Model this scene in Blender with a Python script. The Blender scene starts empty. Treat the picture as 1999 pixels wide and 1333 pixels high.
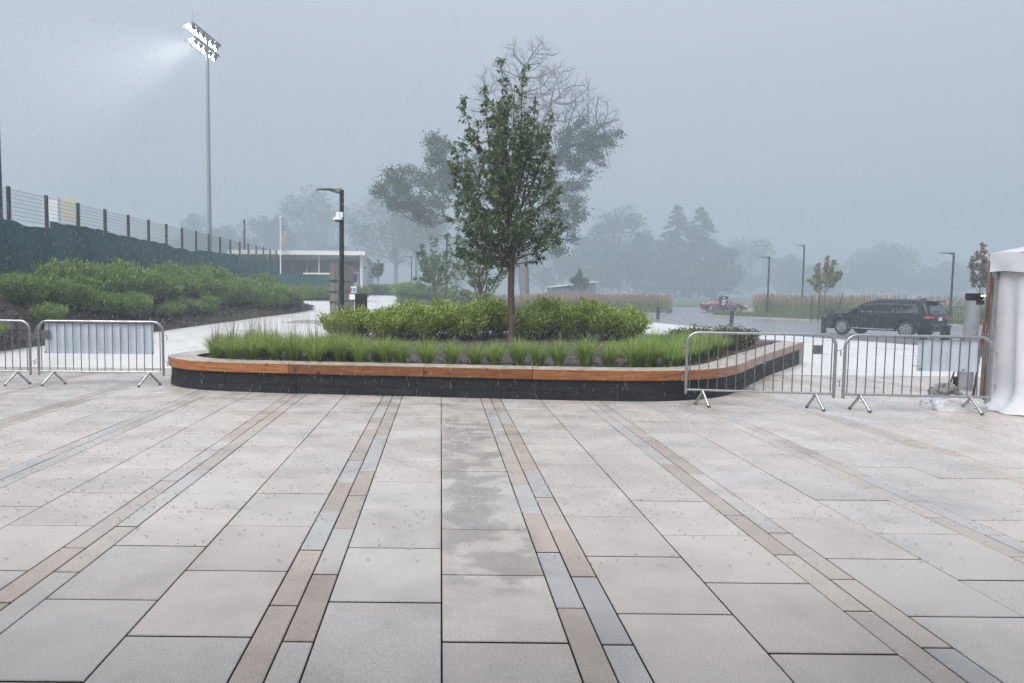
import bpy, bmesh, math, random
import numpy as np
from mathutils import Vector, Matrix

random.seed(7)
RNG = np.random.default_rng(7)
sc = bpy.context.scene
COL = sc.collection

# ------------------------------------------------------------------ camera
CAM_H, FPX, PX, PY = 1.67, 1444.0, 860.0, 666.5
PITCH, ROLL = math.atan(101.5 / 1444.0), 0.010
cam = bpy.data.cameras.new('camera')
cam_o = bpy.data.objects.new('camera', cam)
COL.objects.link(cam_o)
CM = Matrix.Rotation(math.pi / 2 - PITCH, 3, 'X') @ Matrix.Rotation(ROLL, 3, 'Z')
cam_o.matrix_world = Matrix.Translation((0, 0, CAM_H)) @ CM.to_4x4()
cam.sensor_width = 36.0
cam.lens = 36.0 * FPX / 1999.0
cam.shift_x = (999.5 - PX) / 1999.0
cam.clip_start, cam.clip_end = 0.05, 3000
sc.camera = cam_o

# ------------------------------------------------------------------ sky, sun, exposure
SUN_EL, SUN_AZ = math.radians(48), math.radians(215)
w = bpy.data.worlds.new('World'); sc.world = w; w.use_nodes = True
nt = w.node_tree; nt.nodes.clear()
sky = nt.nodes.new('ShaderNodeTexSky'); sky.sky_type = 'NISHITA'; sky.sun_disc = False
sky.sun_elevation = SUN_EL; sky.sun_rotation = SUN_AZ
sky.air_density = 1.0; sky.dust_density = 4.0; sky.ozone_density = 1.0
hs = nt.nodes.new('ShaderNodeHueSaturation'); hs.inputs['Saturation'].default_value = 0.25
mx = nt.nodes.new('ShaderNodeMix'); mx.data_type = 'RGBA'
mx.inputs[0].default_value = 0.90                     # the closed cloud deck in front of the clear sky
mx.inputs[7].default_value = (1.28, 1.39, 1.67, 1)
bg = nt.nodes.new('ShaderNodeBackground'); bg.inputs[1].default_value = 0.10
wo = nt.nodes.new('ShaderNodeOutputWorld')
nt.links.new(sky.outputs[0], hs.inputs['Color']); nt.links.new(hs.outputs[0], mx.inputs[6])
# standard overcast sky: three times brighter overhead than at the horizon
tc = nt.nodes.new('ShaderNodeTexCoord'); sz = nt.nodes.new('ShaderNodeSeparateXYZ'); nt.links.new(tc.outputs['Generated'], sz.inputs[0])
ml_ = nt.nodes.new('ShaderNodeMath'); ml_.operation = 'MULTIPLY_ADD'; ml_.inputs[1].default_value = 2.0; ml_.inputs[2].default_value = 1.0; ml_.use_clamp = False
cl_ = nt.nodes.new('ShaderNodeMath'); cl_.operation = 'MAXIMUM'; cl_.inputs[1].default_value = 0.0
nt.links.new(sz.outputs['Z'], cl_.inputs[0]); nt.links.new(cl_.outputs[0], ml_.inputs[0])
vm = nt.nodes.new('ShaderNodeVectorMath'); vm.operation = 'SCALE'
nt.links.new(mx.outputs[2], vm.inputs[0]); nt.links.new(ml_.outputs[0], vm.inputs['Scale'])
nt.links.new(vm.outputs[0], bg.inputs[0]); nt.links.new(bg.outputs[0], wo.inputs[0])

sl = bpy.data.lights.new('sun', 'SUN'); sl.energy = 1.5; sl.angle = math.radians(40); sl.color = (1, 0.97, 0.93)
so = bpy.data.objects.new('sun', sl); COL.objects.link(so)
so.rotation_euler = (math.pi / 2 - SUN_EL, 0, math.pi - SUN_AZ)

vs = sc.view_settings
vs.view_transform = 'Standard'; vs.look = 'None'; vs.exposure = 1.2; vs.gamma = 1.0
vs.use_curve_mapping = False
cy = sc.cycles
cy.use_denoising = True
try: cy.denoiser = 'OPENIMAGEDENOISE'
except Exception: pass
cy.max_bounces = 8; cy.diffuse_bounces = 3; cy.glossy_bounces = 3; cy.transmission_bounces = 4
cy.volume_bounces = 1; cy.transparent_max_bounces = 8
cy.sample_clamp_indirect = 6.0

# ------------------------------------------------------------------ layout helpers
def ray(px, py):
    d = CM @ Vector(((px - PX) / FPX, -(py - PY) / FPX, -1.0))
    return d
def at(px, py, Y):
    d = ray(px, py); t = Y / d.y
    return Vector((d.x * t, Y, CAM_H + d.z * t))
def sstep(a, b, x):
    t = min(1.0, max(0.0, (x - a) / (b - a))); return t * t * (3 - 2 * t)
def gz(x, y):
    s = sstep(-6, 8, x)
    l = 0.0185 * min(max(0.0, y - 15), 55)
    r = -0.021 * min(max(0.0, y - 15), 20)
    return l * (1 - s) + r * s
def gp(px, py):
    d = ray(px, py); t = 1.0
    for _ in range(60):
        p = Vector((0, 0, CAM_H)) + d * t
        t += (p.z - gz(p.x, p.y)) / max(1e-4, -d.z) * 0.8
        t = min(max(t, 0.1), 400)
    p = Vector((0, 0, CAM_H)) + d * t
    return Vector((p.x, p.y, gz(p.x, p.y)))

# ------------------------------------------------------------------ mesh building
class MB:
    def __init__(s): s.v = []; s.f = []
    def add(s, vs_, fs_):
        o = len(s.v); s.v.extend([tuple(p) for p in vs_]); s.f.extend([tuple(i + o for i in f) for f in fs_]); return s
    def box(s, x0, x1, y0, y1, z0, z1, M=None):
        v = [(x0,y0,z0),(x1,y0,z0),(x1,y1,z0),(x0,y1,z0),(x0,y0,z1),(x1,y0,z1),(x1,y1,z1),(x0,y1,z1)]
        if M is not None: v = [M @ Vector(p) for p in v]
        return s.add(v, [(0,3,2,1),(4,5,6,7),(0,1,5,4),(1,2,6,5),(2,3,7,6),(3,0,4,7)])
    def tube(s, pts, rad, n=8, caps=True):
        pts = [Vector(p) for p in pts]
        if not hasattr(rad, '__len__'): rad = [rad] * len(pts)
        vs_, fs_ = [], []; up = None
        for i, p in enumerate(pts):
            a = pts[max(0, i - 1)]; b = pts[min(len(pts) - 1, i + 1)]
            d = (b - a); d = d.normalized() if d.length > 1e-9 else Vector((0, 0, 1))
            if up is None:
                up = d.orthogonal().normalized()
            up = up - d * up.dot(d)
            up = up.normalized() if up.length > 1e-6 else d.orthogonal().normalized()
            q = d.cross(up)
            for k in range(n):
                t = 2 * math.pi * k / n
                vs_.append(p + (up * math.cos(t) + q * math.sin(t)) * rad[i])
        m = len(pts)
        for i in range(m - 1):
            for k in range(n):
                k2 = (k + 1) % n
                fs_.append((i*n+k, i*n+k2, (i+1)*n+k2, (i+1)*n+k))
        if caps:
            fs_.append(tuple(range(n - 1, -1, -1))); fs_.append(tuple((m-1)*n + k for k in range(n)))
        return s.add(vs_, fs_)
    def lathe(s, prof, n=16, c=(0, 0, 0), M=None, caps=True):
        vs_, fs_ = [], []
        for r, z in prof:
            for k in range(n):
                t = 2*math.pi*k/n; vs_.append(Vector((c[0]+r*math.cos(t), c[1]+r*math.sin(t), c[2]+z)))
        for i in range(len(prof)-1):
            for k in range(n):
                k2=(k+1)%n; fs_.append((i*n+k,i*n+k2,(i+1)*n+k2,(i+1)*n+k))
        if caps: fs_.append(tuple(range(n-1,-1,-1))); fs_.append(tuple((len(prof)-1)*n+k for k in range(n)))
        if M is not None: vs_=[M@p for p in vs_]
        return s.add(vs_, fs_)
    def grid(s, P):                                    # P[i][j] points
        m, n = len(P), len(P[0]); vs_ = [p for r in P for p in r]
        return s.add(vs_, [(i*n+j, i*n+j+1, (i+1)*n+j+1, (i+1)*n+j) for i in range(m-1) for j in range(n-1)])
    def mesh(s, name, mat=None, smooth=None, bevel=0):
        me = bpy.data.meshes.new(name); me.from_pydata([tuple(p) for p in s.v], [], s.f)
        if bevel:
            bm = bmesh.new(); bm.from_mesh(me)
            bmesh.ops.bevel(bm, geom=list(bm.edges), offset=bevel, segments=1, affect='EDGES', clamp_overlap=True)
            bm.to_mesh(me); bm.free()
        if mat: me.materials.append(mat)
        if smooth is not None:
            for p in me.polygons: p.use_smooth = True
            me.set_sharp_from_angle(angle=smooth)
        me.update(); return me

def np_mesh(name, V, Q, mat, smooth=False):
    me = bpy.data.meshes.new(name)
    V = np.asarray(V, dtype=np.float32).reshape(-1, 3); Q = np.asarray(Q, dtype=np.int32)
    k = Q.shape[1]; n = len(Q)
    me.vertices.add(len(V)); me.vertices.foreach_set('co', V.ravel())
    me.loops.add(n * k); me.loops.foreach_set('vertex_index', Q.ravel())
    me.polygons.add(n); me.polygons.foreach_set('loop_start', np.arange(0, n * k, k, dtype=np.int32))
    me.polygons.foreach_set('loop_total', np.full(n, k, dtype=np.int32))
    if smooth: me.polygons.foreach_set('use_smooth', np.ones(n, dtype=bool))
    me.update(); me.validate()
    me.materials.append(mat); return me

def link(name, me, parent=None, loc=None):
    o = bpy.data.objects.new(name, me); COL.objects.link(o)
    if parent is not None: o.parent = parent
    if loc is not None: o.location = loc
    return o
def tag(o, label=None, cat=None, group=None, kind=None):
    if label: o['label'] = label
    if cat: o['category'] = cat
    if group: o['group'] = group
    if kind: o['kind'] = kind
    return o
def thing(name, label, cat, loc=(0, 0, 0), rz=0.0, group=None):
    o = bpy.data.objects.new(name, None); COL.objects.link(o); o.empty_display_size = 0.2
    o.location = loc; o.rotation_euler = (0, 0, rz)
    return tag(o, label, cat, group)
def copy_tree(o, parent=None):
    c = o.copy(); COL.objects.link(c); c.parent = parent
    for ch in list(o.children): copy_tree(ch, c)
    return c

# ------------------------------------------------------------------ materials
def mat(name, c1, c2=None, rough=0.6, scale=6.0, bump=0.0, bscale=40.0, metal=0.0, spec=0.5, detail=4.0,
        coord='world', rough2=None, obj_var=0.0, stretch=None, coat=0.0, emis=None, estr=0.0, trans=0.0, lo=0.35, hi=0.65):
    m = bpy.data.materials.new(name); m.use_nodes = True
    n = m.node_tree; N = n.nodes; L = n.links; b = N['Principled BSDF']
    b.inputs['Roughness'].default_value = rough; b.inputs['Metallic'].default_value = metal
    b.inputs['Specular IOR Level'].default_value = spec; b.inputs['Coat Weight'].default_value = coat
    b.inputs['Coat Roughness'].default_value = 0.08
    b.inputs['Base Color'].default_value = (*c1, 1)
    if trans: b.inputs['Transmission Weight'].default_value = trans; b.inputs['IOR'].default_value = 1.33
    if emis: b.inputs['Emission Color'].default_value = (*emis, 1); b.inputs['Emission Strength'].default_value = estr
    if coord == 'world':
        g = N.new('ShaderNodeNewGeometry'); vec = g.outputs['Position']
    else:
        g = N.new('ShaderNodeTexCoord'); vec = g.outputs['Object']
    if stretch:
        mp = N.new('ShaderNodeMapping'); mp.inputs['Scale'].default_value = stretch
        L.new(vec, mp.inputs['Vector']); vec = mp.outputs['Vector']
    col = None
    if c2 is not None or rough2 is not None:
        t = N.new('ShaderNodeTexNoise'); t.inputs['Scale'].default_value = scale; t.inputs['Detail'].default_value = detail
        L.new(vec, t.inputs['Vector'])
        r = N.new('ShaderNodeMapRange'); r.inputs['From Min'].default_value = lo; r.inputs['From Max'].default_value = hi
        L.new(t.outputs['Fac'], r.inputs['Value'])
        if c2 is not None:
            mix = N.new('ShaderNodeMix'); mix.data_type = 'RGBA'
            mix.inputs[6].default_value = (*c1, 1); mix.inputs[7].default_value = (*c2, 1)
            L.new(r.outputs[0], mix.inputs[0]); col = mix.outputs[2]
        if rough2 is not None:
            mr = N.new('ShaderNodeMapRange'); mr.inputs['To Min'].default_value = rough; mr.inputs['To Max'].default_value = rough2
            L.new(r.outputs[0], mr.inputs['Value']); L.new(mr.outputs[0], b.inputs['Roughness'])
    if obj_var:
        oi = N.new('ShaderNodeObjectInfo'); h = N.new('ShaderNodeHueSaturation')
        mr = N.new('ShaderNodeMapRange'); mr.inputs['To Min'].default_value = 1 - obj_var; mr.inputs['To Max'].default_value = 1 + obj_var
        L.new(oi.outputs['Random'], mr.inputs['Value']); L.new(mr.outputs[0], h.inputs['Value'])
        if col is not None: L.new(col, h.inputs['Color'])
        else: h.inputs['Color'].default_value = (*c1, 1)
        col = h.outputs[0]
    if col is not None: L.new(col, b.inputs['Base Color'])
    if bump:
        t2 = N.new('ShaderNodeTexNoise'); t2.inputs['Scale'].default_value = bscale; t2.inputs['Detail'].default_value = 3
        L.new(vec, t2.inputs['Vector'])
        bp = N.new('ShaderNodeBump'); bp.inputs['Strength'].default_value = bump; bp.inputs['Distance'].default_value = 0.02
        L.new(t2.outputs['Fac'], bp.inputs['Height']); L.new(bp.outputs[0], b.inputs['Normal'])
    return m

def leafmat(name, dark, light, rough=0.45, trans=0.3, mid=None):
    m = bpy.data.materials.new(name); m.use_nodes = True
    n = m.node_tree; N = n.nodes; L = n.links; b = N['Principled BSDF']; out = N['Material Output']
    g = N.new('ShaderNodeNewGeometry'); cr = N.new('ShaderNodeValToRGB')
    cr.color_ramp.elements[0].color = (*dark, 1); cr.color_ramp.elements[1].color = (*light, 1)
    if mid:
        e = cr.color_ramp.elements.new(0.6); e.color = (*mid, 1)
    L.new(g.outputs['Random Per Island'], cr.inputs[0]); L.new(cr.outputs[0], b.inputs['Base Color'])
    b.inputs['Roughness'].default_value = rough; b.inputs['Specular IOR Level'].default_value = 0.5
    tr = N.new('ShaderNodeBsdfTranslucent'); L.new(cr.outputs[0], tr.inputs[0])
    mx_ = N.new('ShaderNodeMixShader'); mx_.inputs[0].default_value = trans
    L.new(b.outputs[0], mx_.inputs[1]); L.new(tr.outputs[0], mx_.inputs[2]); L.new(mx_.outputs[0], out.inputs[0])
    return m

def paver_mat(name, c1, c2, var):
    """wet flagstone: aggregate specks, water film of its own outline, rain-roughened"""
    m = bpy.data.materials.new(name); m.use_nodes = True
    n = m.node_tree; N = n.nodes; L = n.links; b = N['Principled BSDF']; b.inputs['Specular IOR Level'].default_value = 0.3
    g = N.new('ShaderNodeNewGeometry'); pos = g.outputs['Position']
    t = N.new('ShaderNodeTexNoise'); t.inputs['Scale'].default_value = 3.0; t.inputs['Detail'].default_value = 5; L.new(pos, t.inputs['Vector'])
    mix = N.new('ShaderNodeMix'); mix.data_type = 'RGBA'; mix.inputs[6].default_value = (*c1, 1); mix.inputs[7].default_value = (*c2, 1)
    L.new(t.outputs['Fac'], mix.inputs[0])
    sp = N.new('ShaderNodeTexNoise'); sp.inputs['Scale'].default_value = 170; sp.inputs['Detail'].default_value = 2; L.new(pos, sp.inputs['Vector'])
    spr = N.new('ShaderNodeMapRange'); spr.inputs['From Min'].default_value = 0.3; spr.inputs['From Max'].default_value = 0.75
    spr.inputs['To Min'].default_value = 0.70; spr.inputs['To Max'].default_value = 1.42; L.new(sp.outputs['Fac'], spr.inputs['Value'])
    oi = N.new('ShaderNodeObjectInfo'); mr = N.new('ShaderNodeMapRange')
    mr.inputs['To Min'].default_value = 1 - var; mr.inputs['To Max'].default_value = 1 + var
    L.new(oi.outputs['Random'], mr.inputs['Value'])
    st = N.new('ShaderNodeTexNoise'); st.inputs['Scale'].default_value = 1.1; st.inputs['Detail'].default_value = 6; st.inputs['Roughness'].default_value = .65; L.new(pos, st.inputs['Vector'])
    stm = N.new('ShaderNodeMapRange'); stm.inputs['From Min'].default_value = .32; stm.inputs['From Max'].default_value = .55; stm.inputs['To Min'].default_value = .80; stm.inputs['To Max'].default_value = 1.02; L.new(st.outputs['Fac'], stm.inputs['Value'])
    m0 = N.new('ShaderNodeMath'); m0.operation = 'MULTIPLY'; L.new(spr.outputs[0], m0.inputs[0]); L.new(stm.outputs[0], m0.inputs[1])
    mu = N.new('ShaderNodeMath'); mu.operation = 'MULTIPLY'; L.new(m0.outputs[0], mu.inputs[0]); L.new(mr.outputs[0], mu.inputs[1])
    h = N.new('ShaderNodeHueSaturation'); L.new(mix.outputs[2], h.inputs['Color']); L.new(mu.outputs[0], h.inputs['Value'])
    # the film of water: everywhere but close to the building the camera stands in, with a ragged edge
    sx = N.new('ShaderNodeSeparateXYZ'); L.new(pos, sx.inputs[0])
    t3 = N.new('ShaderNodeTexNoise'); t3.inputs['Scale'].default_value = 1.6; t3.inputs['Detail'].default_value = 4; L.new(pos, t3.inputs['Vector'])
    ad = N.new('ShaderNodeMath'); ad.operation = 'MULTIPLY_ADD'; L.new(t3.outputs['Fac'], ad.inputs[0]); ad.inputs[1].default_value = 1.6; L.new(sx.outputs['Y'], ad.inputs[2])
    wet = N.new('ShaderNodeMapRange'); wet.inputs['From Min'].default_value = 4.9; wet.inputs['From Max'].default_value = 6.2; L.new(ad.outputs[0], wet.inputs['Value'])
    t4 = N.new('ShaderNodeTexNoise'); t4.inputs['Scale'].default_value = 2.3; t4.inputs['Detail'].default_value = 3; L.new(pos, t4.inputs['Vector'])
    pud = N.new('ShaderNodeMapRange'); pud.inputs['From Min'].default_value = 0.38; pud.inputs['From Max'].default_value = 0.66
    pud.inputs['To Min'].default_value = 0.48; pud.inputs['To Max'].default_value = 0.22; L.new(t4.outputs['Fac'], pud.inputs['Value'])
    rg = N.new('ShaderNodeMix'); rg.data_type = 'FLOAT'; L.new(wet.outputs[0], rg.inputs[0]); rg.inputs[2].default_value = 0.62; L.new(pud.outputs[0], rg.inputs[3])
    L.new(rg.outputs[0], b.inputs['Roughness'])
    t5 = N.new('ShaderNodeTexNoise'); t5.inputs['Scale'].default_value = 2.6; t5.inputs['Detail'].default_value = 5; L.new(pos, t5.inputs['Vector'])
    def mr_(src, a0, a1, b0=0.0, b1=1.0):
        q = N.new('ShaderNodeMapRange'); q.interpolation_type = 'SMOOTHSTEP'; q.inputs['From Min'].default_value = a0; q.inputs['From Max'].default_value = a1
        q.inputs['To Min'].default_value = b0; q.inputs['To Max'].default_value = b1; L.new(src, q.inputs['Value']); return q.outputs[0]
    def mm_(op, a0, b0):
        q = N.new('ShaderNodeMath'); q.operation = op
        for i_, v_ in enumerate((a0, b0)):
            if isinstance(v_, float): q.inputs[i_].default_value = v_
            else: L.new(v_, q.inputs[i_])
        return q.outputs[0]
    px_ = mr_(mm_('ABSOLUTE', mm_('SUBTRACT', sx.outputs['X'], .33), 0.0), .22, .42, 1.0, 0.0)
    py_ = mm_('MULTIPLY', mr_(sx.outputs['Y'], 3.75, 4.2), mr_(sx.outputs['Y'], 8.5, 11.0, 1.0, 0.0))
    pool_refl = mm_('MULTIPLY', mm_('MULTIPLY', px_, py_), mr_(t5.outputs['Fac'], .38, .56))  # water strip on the centre column, also masking the painted tree reflection
    cwt = mm_('MAXIMUM', mm_('MULTIPLY', wet.outputs[0], 0.42), mm_('MULTIPLY', pool_refl, 0.9)); L.new(cwt, b.inputs['Coat Weight'])
    cr_ = N.new('ShaderNodeMapRange'); cr_.inputs['From Min'].default_value = 0.38; cr_.inputs['From Max'].default_value = 0.62
    cr_.inputs['To Min'].default_value = 0.26; cr_.inputs['To Max'].default_value = 0.07; L.new(t4.outputs['Fac'], cr_.inputs['Value']); L.new(cr_.outputs[0], b.inputs['Coat Roughness'])
    b.inputs['Coat IOR'].default_value = 1.33
    dk = N.new('ShaderNodeMapRange'); dk.inputs['To Min'].default_value = 0.93; dk.inputs['To Max'].default_value = 1.0; L.new(wet.outputs[0], dk.inputs['Value'])
    h2 = N.new('ShaderNodeHueSaturation'); L.new(h.outputs[0], h2.inputs['Color']); L.new(mm_('MULTIPLY', dk.outputs[0], mr_(pool_refl, 0.0, 1.0, 1.0, .74)), h2.inputs['Value'])  # colour darkened in the pool to paint in the tree's reflection
    L.new(h2.outputs[0], b.inputs['Base Color'])
    # relief: grain when dry, drop rings when wet
    vo = N.new('ShaderNodeTexVoronoi'); vo.inputs['Scale'].default_value = 22; L.new(pos, vo.inputs['Vector'])
    w1 = N.new('ShaderNodeMath'); w1.operation = 'MULTIPLY'; w1.inputs[1].default_value = 55; L.new(vo.outputs['Distance'], w1.inputs[0])
    w2 = N.new('ShaderNodeMath'); w2.operation = 'SINE'; L.new(w1.outputs[0], w2.inputs[0])
    w3 = N.new('ShaderNodeMath'); w3.operation = 'MULTIPLY'; L.new(w2.outputs[0], w3.inputs[0]); L.new(wet.outputs[0], w3.inputs[1])
    w4 = N.new('ShaderNodeMath'); w4.operation = 'MULTIPLY_ADD'; w4.inputs[1].default_value = 0.10; L.new(w3.outputs[0], w4.inputs[0]); L.new(sp.outputs['Fac'], w4.inputs[2])
    bp = N.new('ShaderNodeBump'); bp.inputs['Strength'].default_value = 0.35; bp.inputs['Distance'].default_value = 0.006
    L.new(w4.outputs[0], bp.inputs['Height']); L.new(bp.outputs[0], b.inputs['Normal'])
    bp2 = N.new('ShaderNodeBump'); bp2.inputs['Strength'].default_value = 0.10; bp2.inputs['Distance'].default_value = 0.006
    L.new(w3.outputs[0], bp2.inputs['Height']); L.new(bp2.outputs[0], b.inputs['Coat Normal'])
    return m

MAT = {
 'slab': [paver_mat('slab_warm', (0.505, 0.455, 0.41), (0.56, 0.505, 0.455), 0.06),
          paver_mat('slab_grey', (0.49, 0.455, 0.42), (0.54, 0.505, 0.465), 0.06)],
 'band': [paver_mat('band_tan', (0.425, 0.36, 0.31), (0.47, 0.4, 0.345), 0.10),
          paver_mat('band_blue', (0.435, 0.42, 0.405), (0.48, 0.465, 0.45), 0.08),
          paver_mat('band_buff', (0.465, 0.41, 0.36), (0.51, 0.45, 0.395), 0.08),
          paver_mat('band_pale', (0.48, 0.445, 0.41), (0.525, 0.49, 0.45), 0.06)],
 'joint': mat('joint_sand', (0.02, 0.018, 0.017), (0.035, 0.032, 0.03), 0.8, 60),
 'concrete': mat('wet_concrete', (0.70, 0.69, 0.67), (0.61, 0.60, 0.585), 0.25, 0.9, 0.25, 28, rough2=0.5, spec=0.35, stretch=(1, 0.5, 1)),
 'asphalt': mat('wet_asphalt', (0.21, 0.215, 0.225), (0.16, 0.165, 0.175), 0.22, 1.2, 0.15, 35, rough2=0.36, spec=0.9),
 'kerb': mat('kerb_concrete', (0.34, 0.335, 0.325), (0.26, 0.255, 0.25), 0.45, 3),
 'lawn': mat('rough_grass', (0.075, 0.105, 0.04), (0.05, 0.075, 0.03), 0.9, 0.8, 0.6, 6),
 'mulch': mat('wet_mulch', (0.045, 0.032, 0.027), (0.085, 0.062, 0.05), 0.62, 14, 1.0, 26),
 'chip': leafmat('bark_chip', (0.03, 0.022, 0.018), (0.13, 0.095, 0.075), 0.5, 0.0),
 'cedar': None,
 'block': mat('dark_block', (0.009, 0.010, 0.012), (0.020, 0.021, 0.024), 0.5, 9, 0.5, 60, obj_var=0.25, rough2=0.7, spec=0.25),
 'galv': mat('galvanised_steel', (0.46, 0.47, 0.48), (0.34, 0.35, 0.36), 0.30, 12, metal=0.85, coord='obj', rough2=0.45),
 'steel_dark': mat('weathered_steel', (0.20, 0.205, 0.21), (0.13, 0.135, 0.14), 0.5, 10, metal=0.6, coord='obj'),
 'black': mat('black_paint', (0.009, 0.010, 0.012), (0.016, 0.017, 0.020), 0.35, 8, coord='obj'),
 'post': mat('dark_post', (0.018, 0.019, 0.021), (0.032, 0.032, 0.035), 0.5, 8, coord='obj'),
 'white': mat('white_plastic', (0.74, 0.76, 0.78), (0.68, 0.70, 0.73), 0.4, 3, coord='obj'),
 'banner': mat('white_board', (0.50, 0.565, 0.63), (0.45, 0.515, 0.58), 0.28, 2.5, coord='obj', spec=0.5),
 'tent': mat('tent_vinyl', (0.70, 0.71, 0.735), (0.61, 0.62, 0.65), 0.38, 3, 0.25, 7),
 'greypole': mat('grey_paint', (0.26, 0.275, 0.30), (0.22, 0.235, 0.255), 0.4, 6, coord='obj'),
 'screen': mat('green_windscreen', (0.010, 0.058, 0.062), (0.026, 0.092, 0.094), 0.6, 2.0, 0.5, 9, stretch=(1, 1, 0.35)),
 'wire': mat('fence_wire', (0.10, 0.105, 0.11), None, 0.5, metal=0.5),
 'bark': mat('bark', (0.055, 0.042, 0.036), (0.10, 0.075, 0.06), 0.65, 18, 0.9, 30, stretch=(1, 1, 0.3)),
 'bark_young': mat('cherry_bark', (0.065, 0.036, 0.028), (0.105, 0.062, 0.05), 0.45, 16, 0.6, 30, stretch=(1, 1, 2.5)),
 'bark_grey': mat('grey_bark', (0.11, 0.105, 0.10), (0.17, 0.165, 0.155), 0.8, 4, 0.8, 10, stretch=(1, 1, 0.3)),
 'wood_grey': mat('weathered_board', (0.20, 0.175, 0.15), (0.13, 0.115, 0.10), 0.6, 6, obj_var=0.25, stretch=(1, 1, 0.15)),
 'leaf_main': leafmat('cherry_leaf', (0.045, 0.085, 0.032), (0.24, 0.30, 0.115), 0.30, 0.45, (0.10, 0.16, 0.055)),
 'leaf_oak': leafmat('oak_leaf', (0.035, 0.058, 0.026), (0.085, 0.115, 0.05), 0.5, 0.25),
 'leaf_far': leafmat('far_leaf', (0.03, 0.052, 0.028), (0.065, 0.095, 0.045), 0.6, 0.2),
 'leaf_con': leafmat('conifer_needle', (0.018, 0.036, 0.024), (0.045, 0.07, 0.042), 0.6, 0.1),
 'leaf_bright': leafmat('bright_shrub_leaf', (0.12, 0.19, 0.022), (0.60, 0.66, 0.20), 0.33, 0.5, (0.33, 0.44, 0.055)),
 'leaf_bank': leafmat('bank_shrub_leaf', (0.08, 0.145, 0.035), (0.37, 0.46, 0.16), 0.38, 0.48, (0.18, 0.285, 0.06)),
 'leaf_dark': leafmat('evergreen_leaf', (0.04, 0.06, 0.03), (0.12, 0.13, 0.065), 0.3, 0.25),
 'leaf_maple': leafmat('yellowing_maple_leaf', (0.14, 0.15, 0.045), (0.36, 0.34, 0.11), 0.5, 0.3),
 'leaf_red': leafmat('bronze_maple_leaf', (0.13, 0.085, 0.065), (0.29, 0.21, 0.155), 0.5, 0.25),
 'leaf_pale': leafmat('pale_leaf', (0.12, 0.14, 0.06), (0.24, 0.25, 0.10), 0.5, 0.3),
 'grass': leafmat('tuft_blade', (0.17, 0.25, 0.05), (0.46, 0.56, 0.19), 0.40, 0.5, (0.30, 0.42, 0.09)),
 'straw': leafmat('seed_stalk', (0.16, 0.13, 0.06), (0.26, 0.22, 0.12), 0.7, 0.2),
 'reed': leafmat('reed_blade', (0.08, 0.13, 0.04), (0.22, 0.28, 0.10), 0.6, 0.3),
 'plume': leafmat('reed_plume', (0.22, 0.135, 0.085), (0.40, 0.27, 0.18), 0.8, 0.25),
 'tyre': mat('tyre_rubber', (0.015, 0.015, 0.016), None, 0.7),
 'rim': mat('alloy', (0.55, 0.56, 0.58), None, 0.25, metal=0.9),
 'chrome': mat('bright_trim', (0.75, 0.76, 0.78), None, 0.18, metal=0.9),
 'glass': mat('tinted_glass', (0.04, 0.046, 0.054), None, 0.05, spec=1.0),
 'suv': mat('black_metallic', (0.005, 0.006, 0.008), (0.007, 0.008, 0.010), 0.30, 5, coord='obj', coat=0.08, spec=0.3),
 'red': mat('red_paint', (0.105, 0.034, 0.040), None, 0.25, coat=0.7),
 'copper': mat('copper_paint', (0.22, 0.085, 0.05), None, 0.25, coat=0.7),
 'silver': mat('silver_paint', (0.45, 0.46, 0.48), None, 0.25, coat=0.7, metal=0.4),
 'tail': mat('tail_lamp', (0.42, 0.012, 0.02), None, 0.12, coat=0.8),
 'plate': mat('number_plate', (0.68, 0.69, 0.66), None, 0.4),
 'lens': mat('head_lamp', (0.7, 0.72, 0.75), None, 0.1, coat=0.8),
 'roof': mat('metal_roof', (0.56, 0.57, 0.58), (0.50, 0.51, 0.52), 0.3, 1.5),
 'fascia': mat('fascia_paint', (0.66, 0.66, 0.64), None, 0.4),
 'wall_w': mat('pale_siding', (0.52, 0.53, 0.53), (0.46, 0.47, 0.47), 0.5, 2),
 'wall_d': mat('grey_siding', (0.16, 0.165, 0.17), (0.13, 0.135, 0.14), 0.5, 2),
 'pane': mat('window_glass', (0.05, 0.06, 0.07), None, 0.08, spec=0.7),
 'led': mat('floodlight_led', (1, 1, 0.95), None, 0.4, emis=(1.0, 1.0, 0.90), estr=40.0),
 'led_small': mat('indicator_led', (1, 1, 0.95), None, 0.4, emis=(0.9, 1.0, 0.85), estr=0.8),
 'yellow': mat('yellow_print', (0.46, 0.42, 0.32), None, 0.5),
 'blue': mat('blue_print', (0.16, 0.25, 0.46), None, 0.5),
 'redprint': mat('red_print', (0.45, 0.04, 0.05), None, 0.6),
 'whiteprint': mat('white_print', (0.72, 0.72, 0.70), None, 0.6),
 'strap': mat('webbing_strap', (0.11, 0.035, 0.025), None, 0.7),
 'rust': mat('tan_post', (0.20, 0.14, 0.09), (0.14, 0.10, 0.07), 0.6, 8),
 'pedestal': mat('cast_pedestal', (0.36, 0.33, 0.29), (0.30, 0.275, 0.245), 0.6, 5),
 'sheet': mat('plastic_sheet', (0.68, 0.69, 0.70), (0.56, 0.56, 0.57), 0.25, 5, 0.5, 12),
 'canvas': mat('wet_sandbag', (0.36, 0.345, 0.33), (0.26, 0.25, 0.24), 0.5, 10, 0.5, 40),
}
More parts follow.
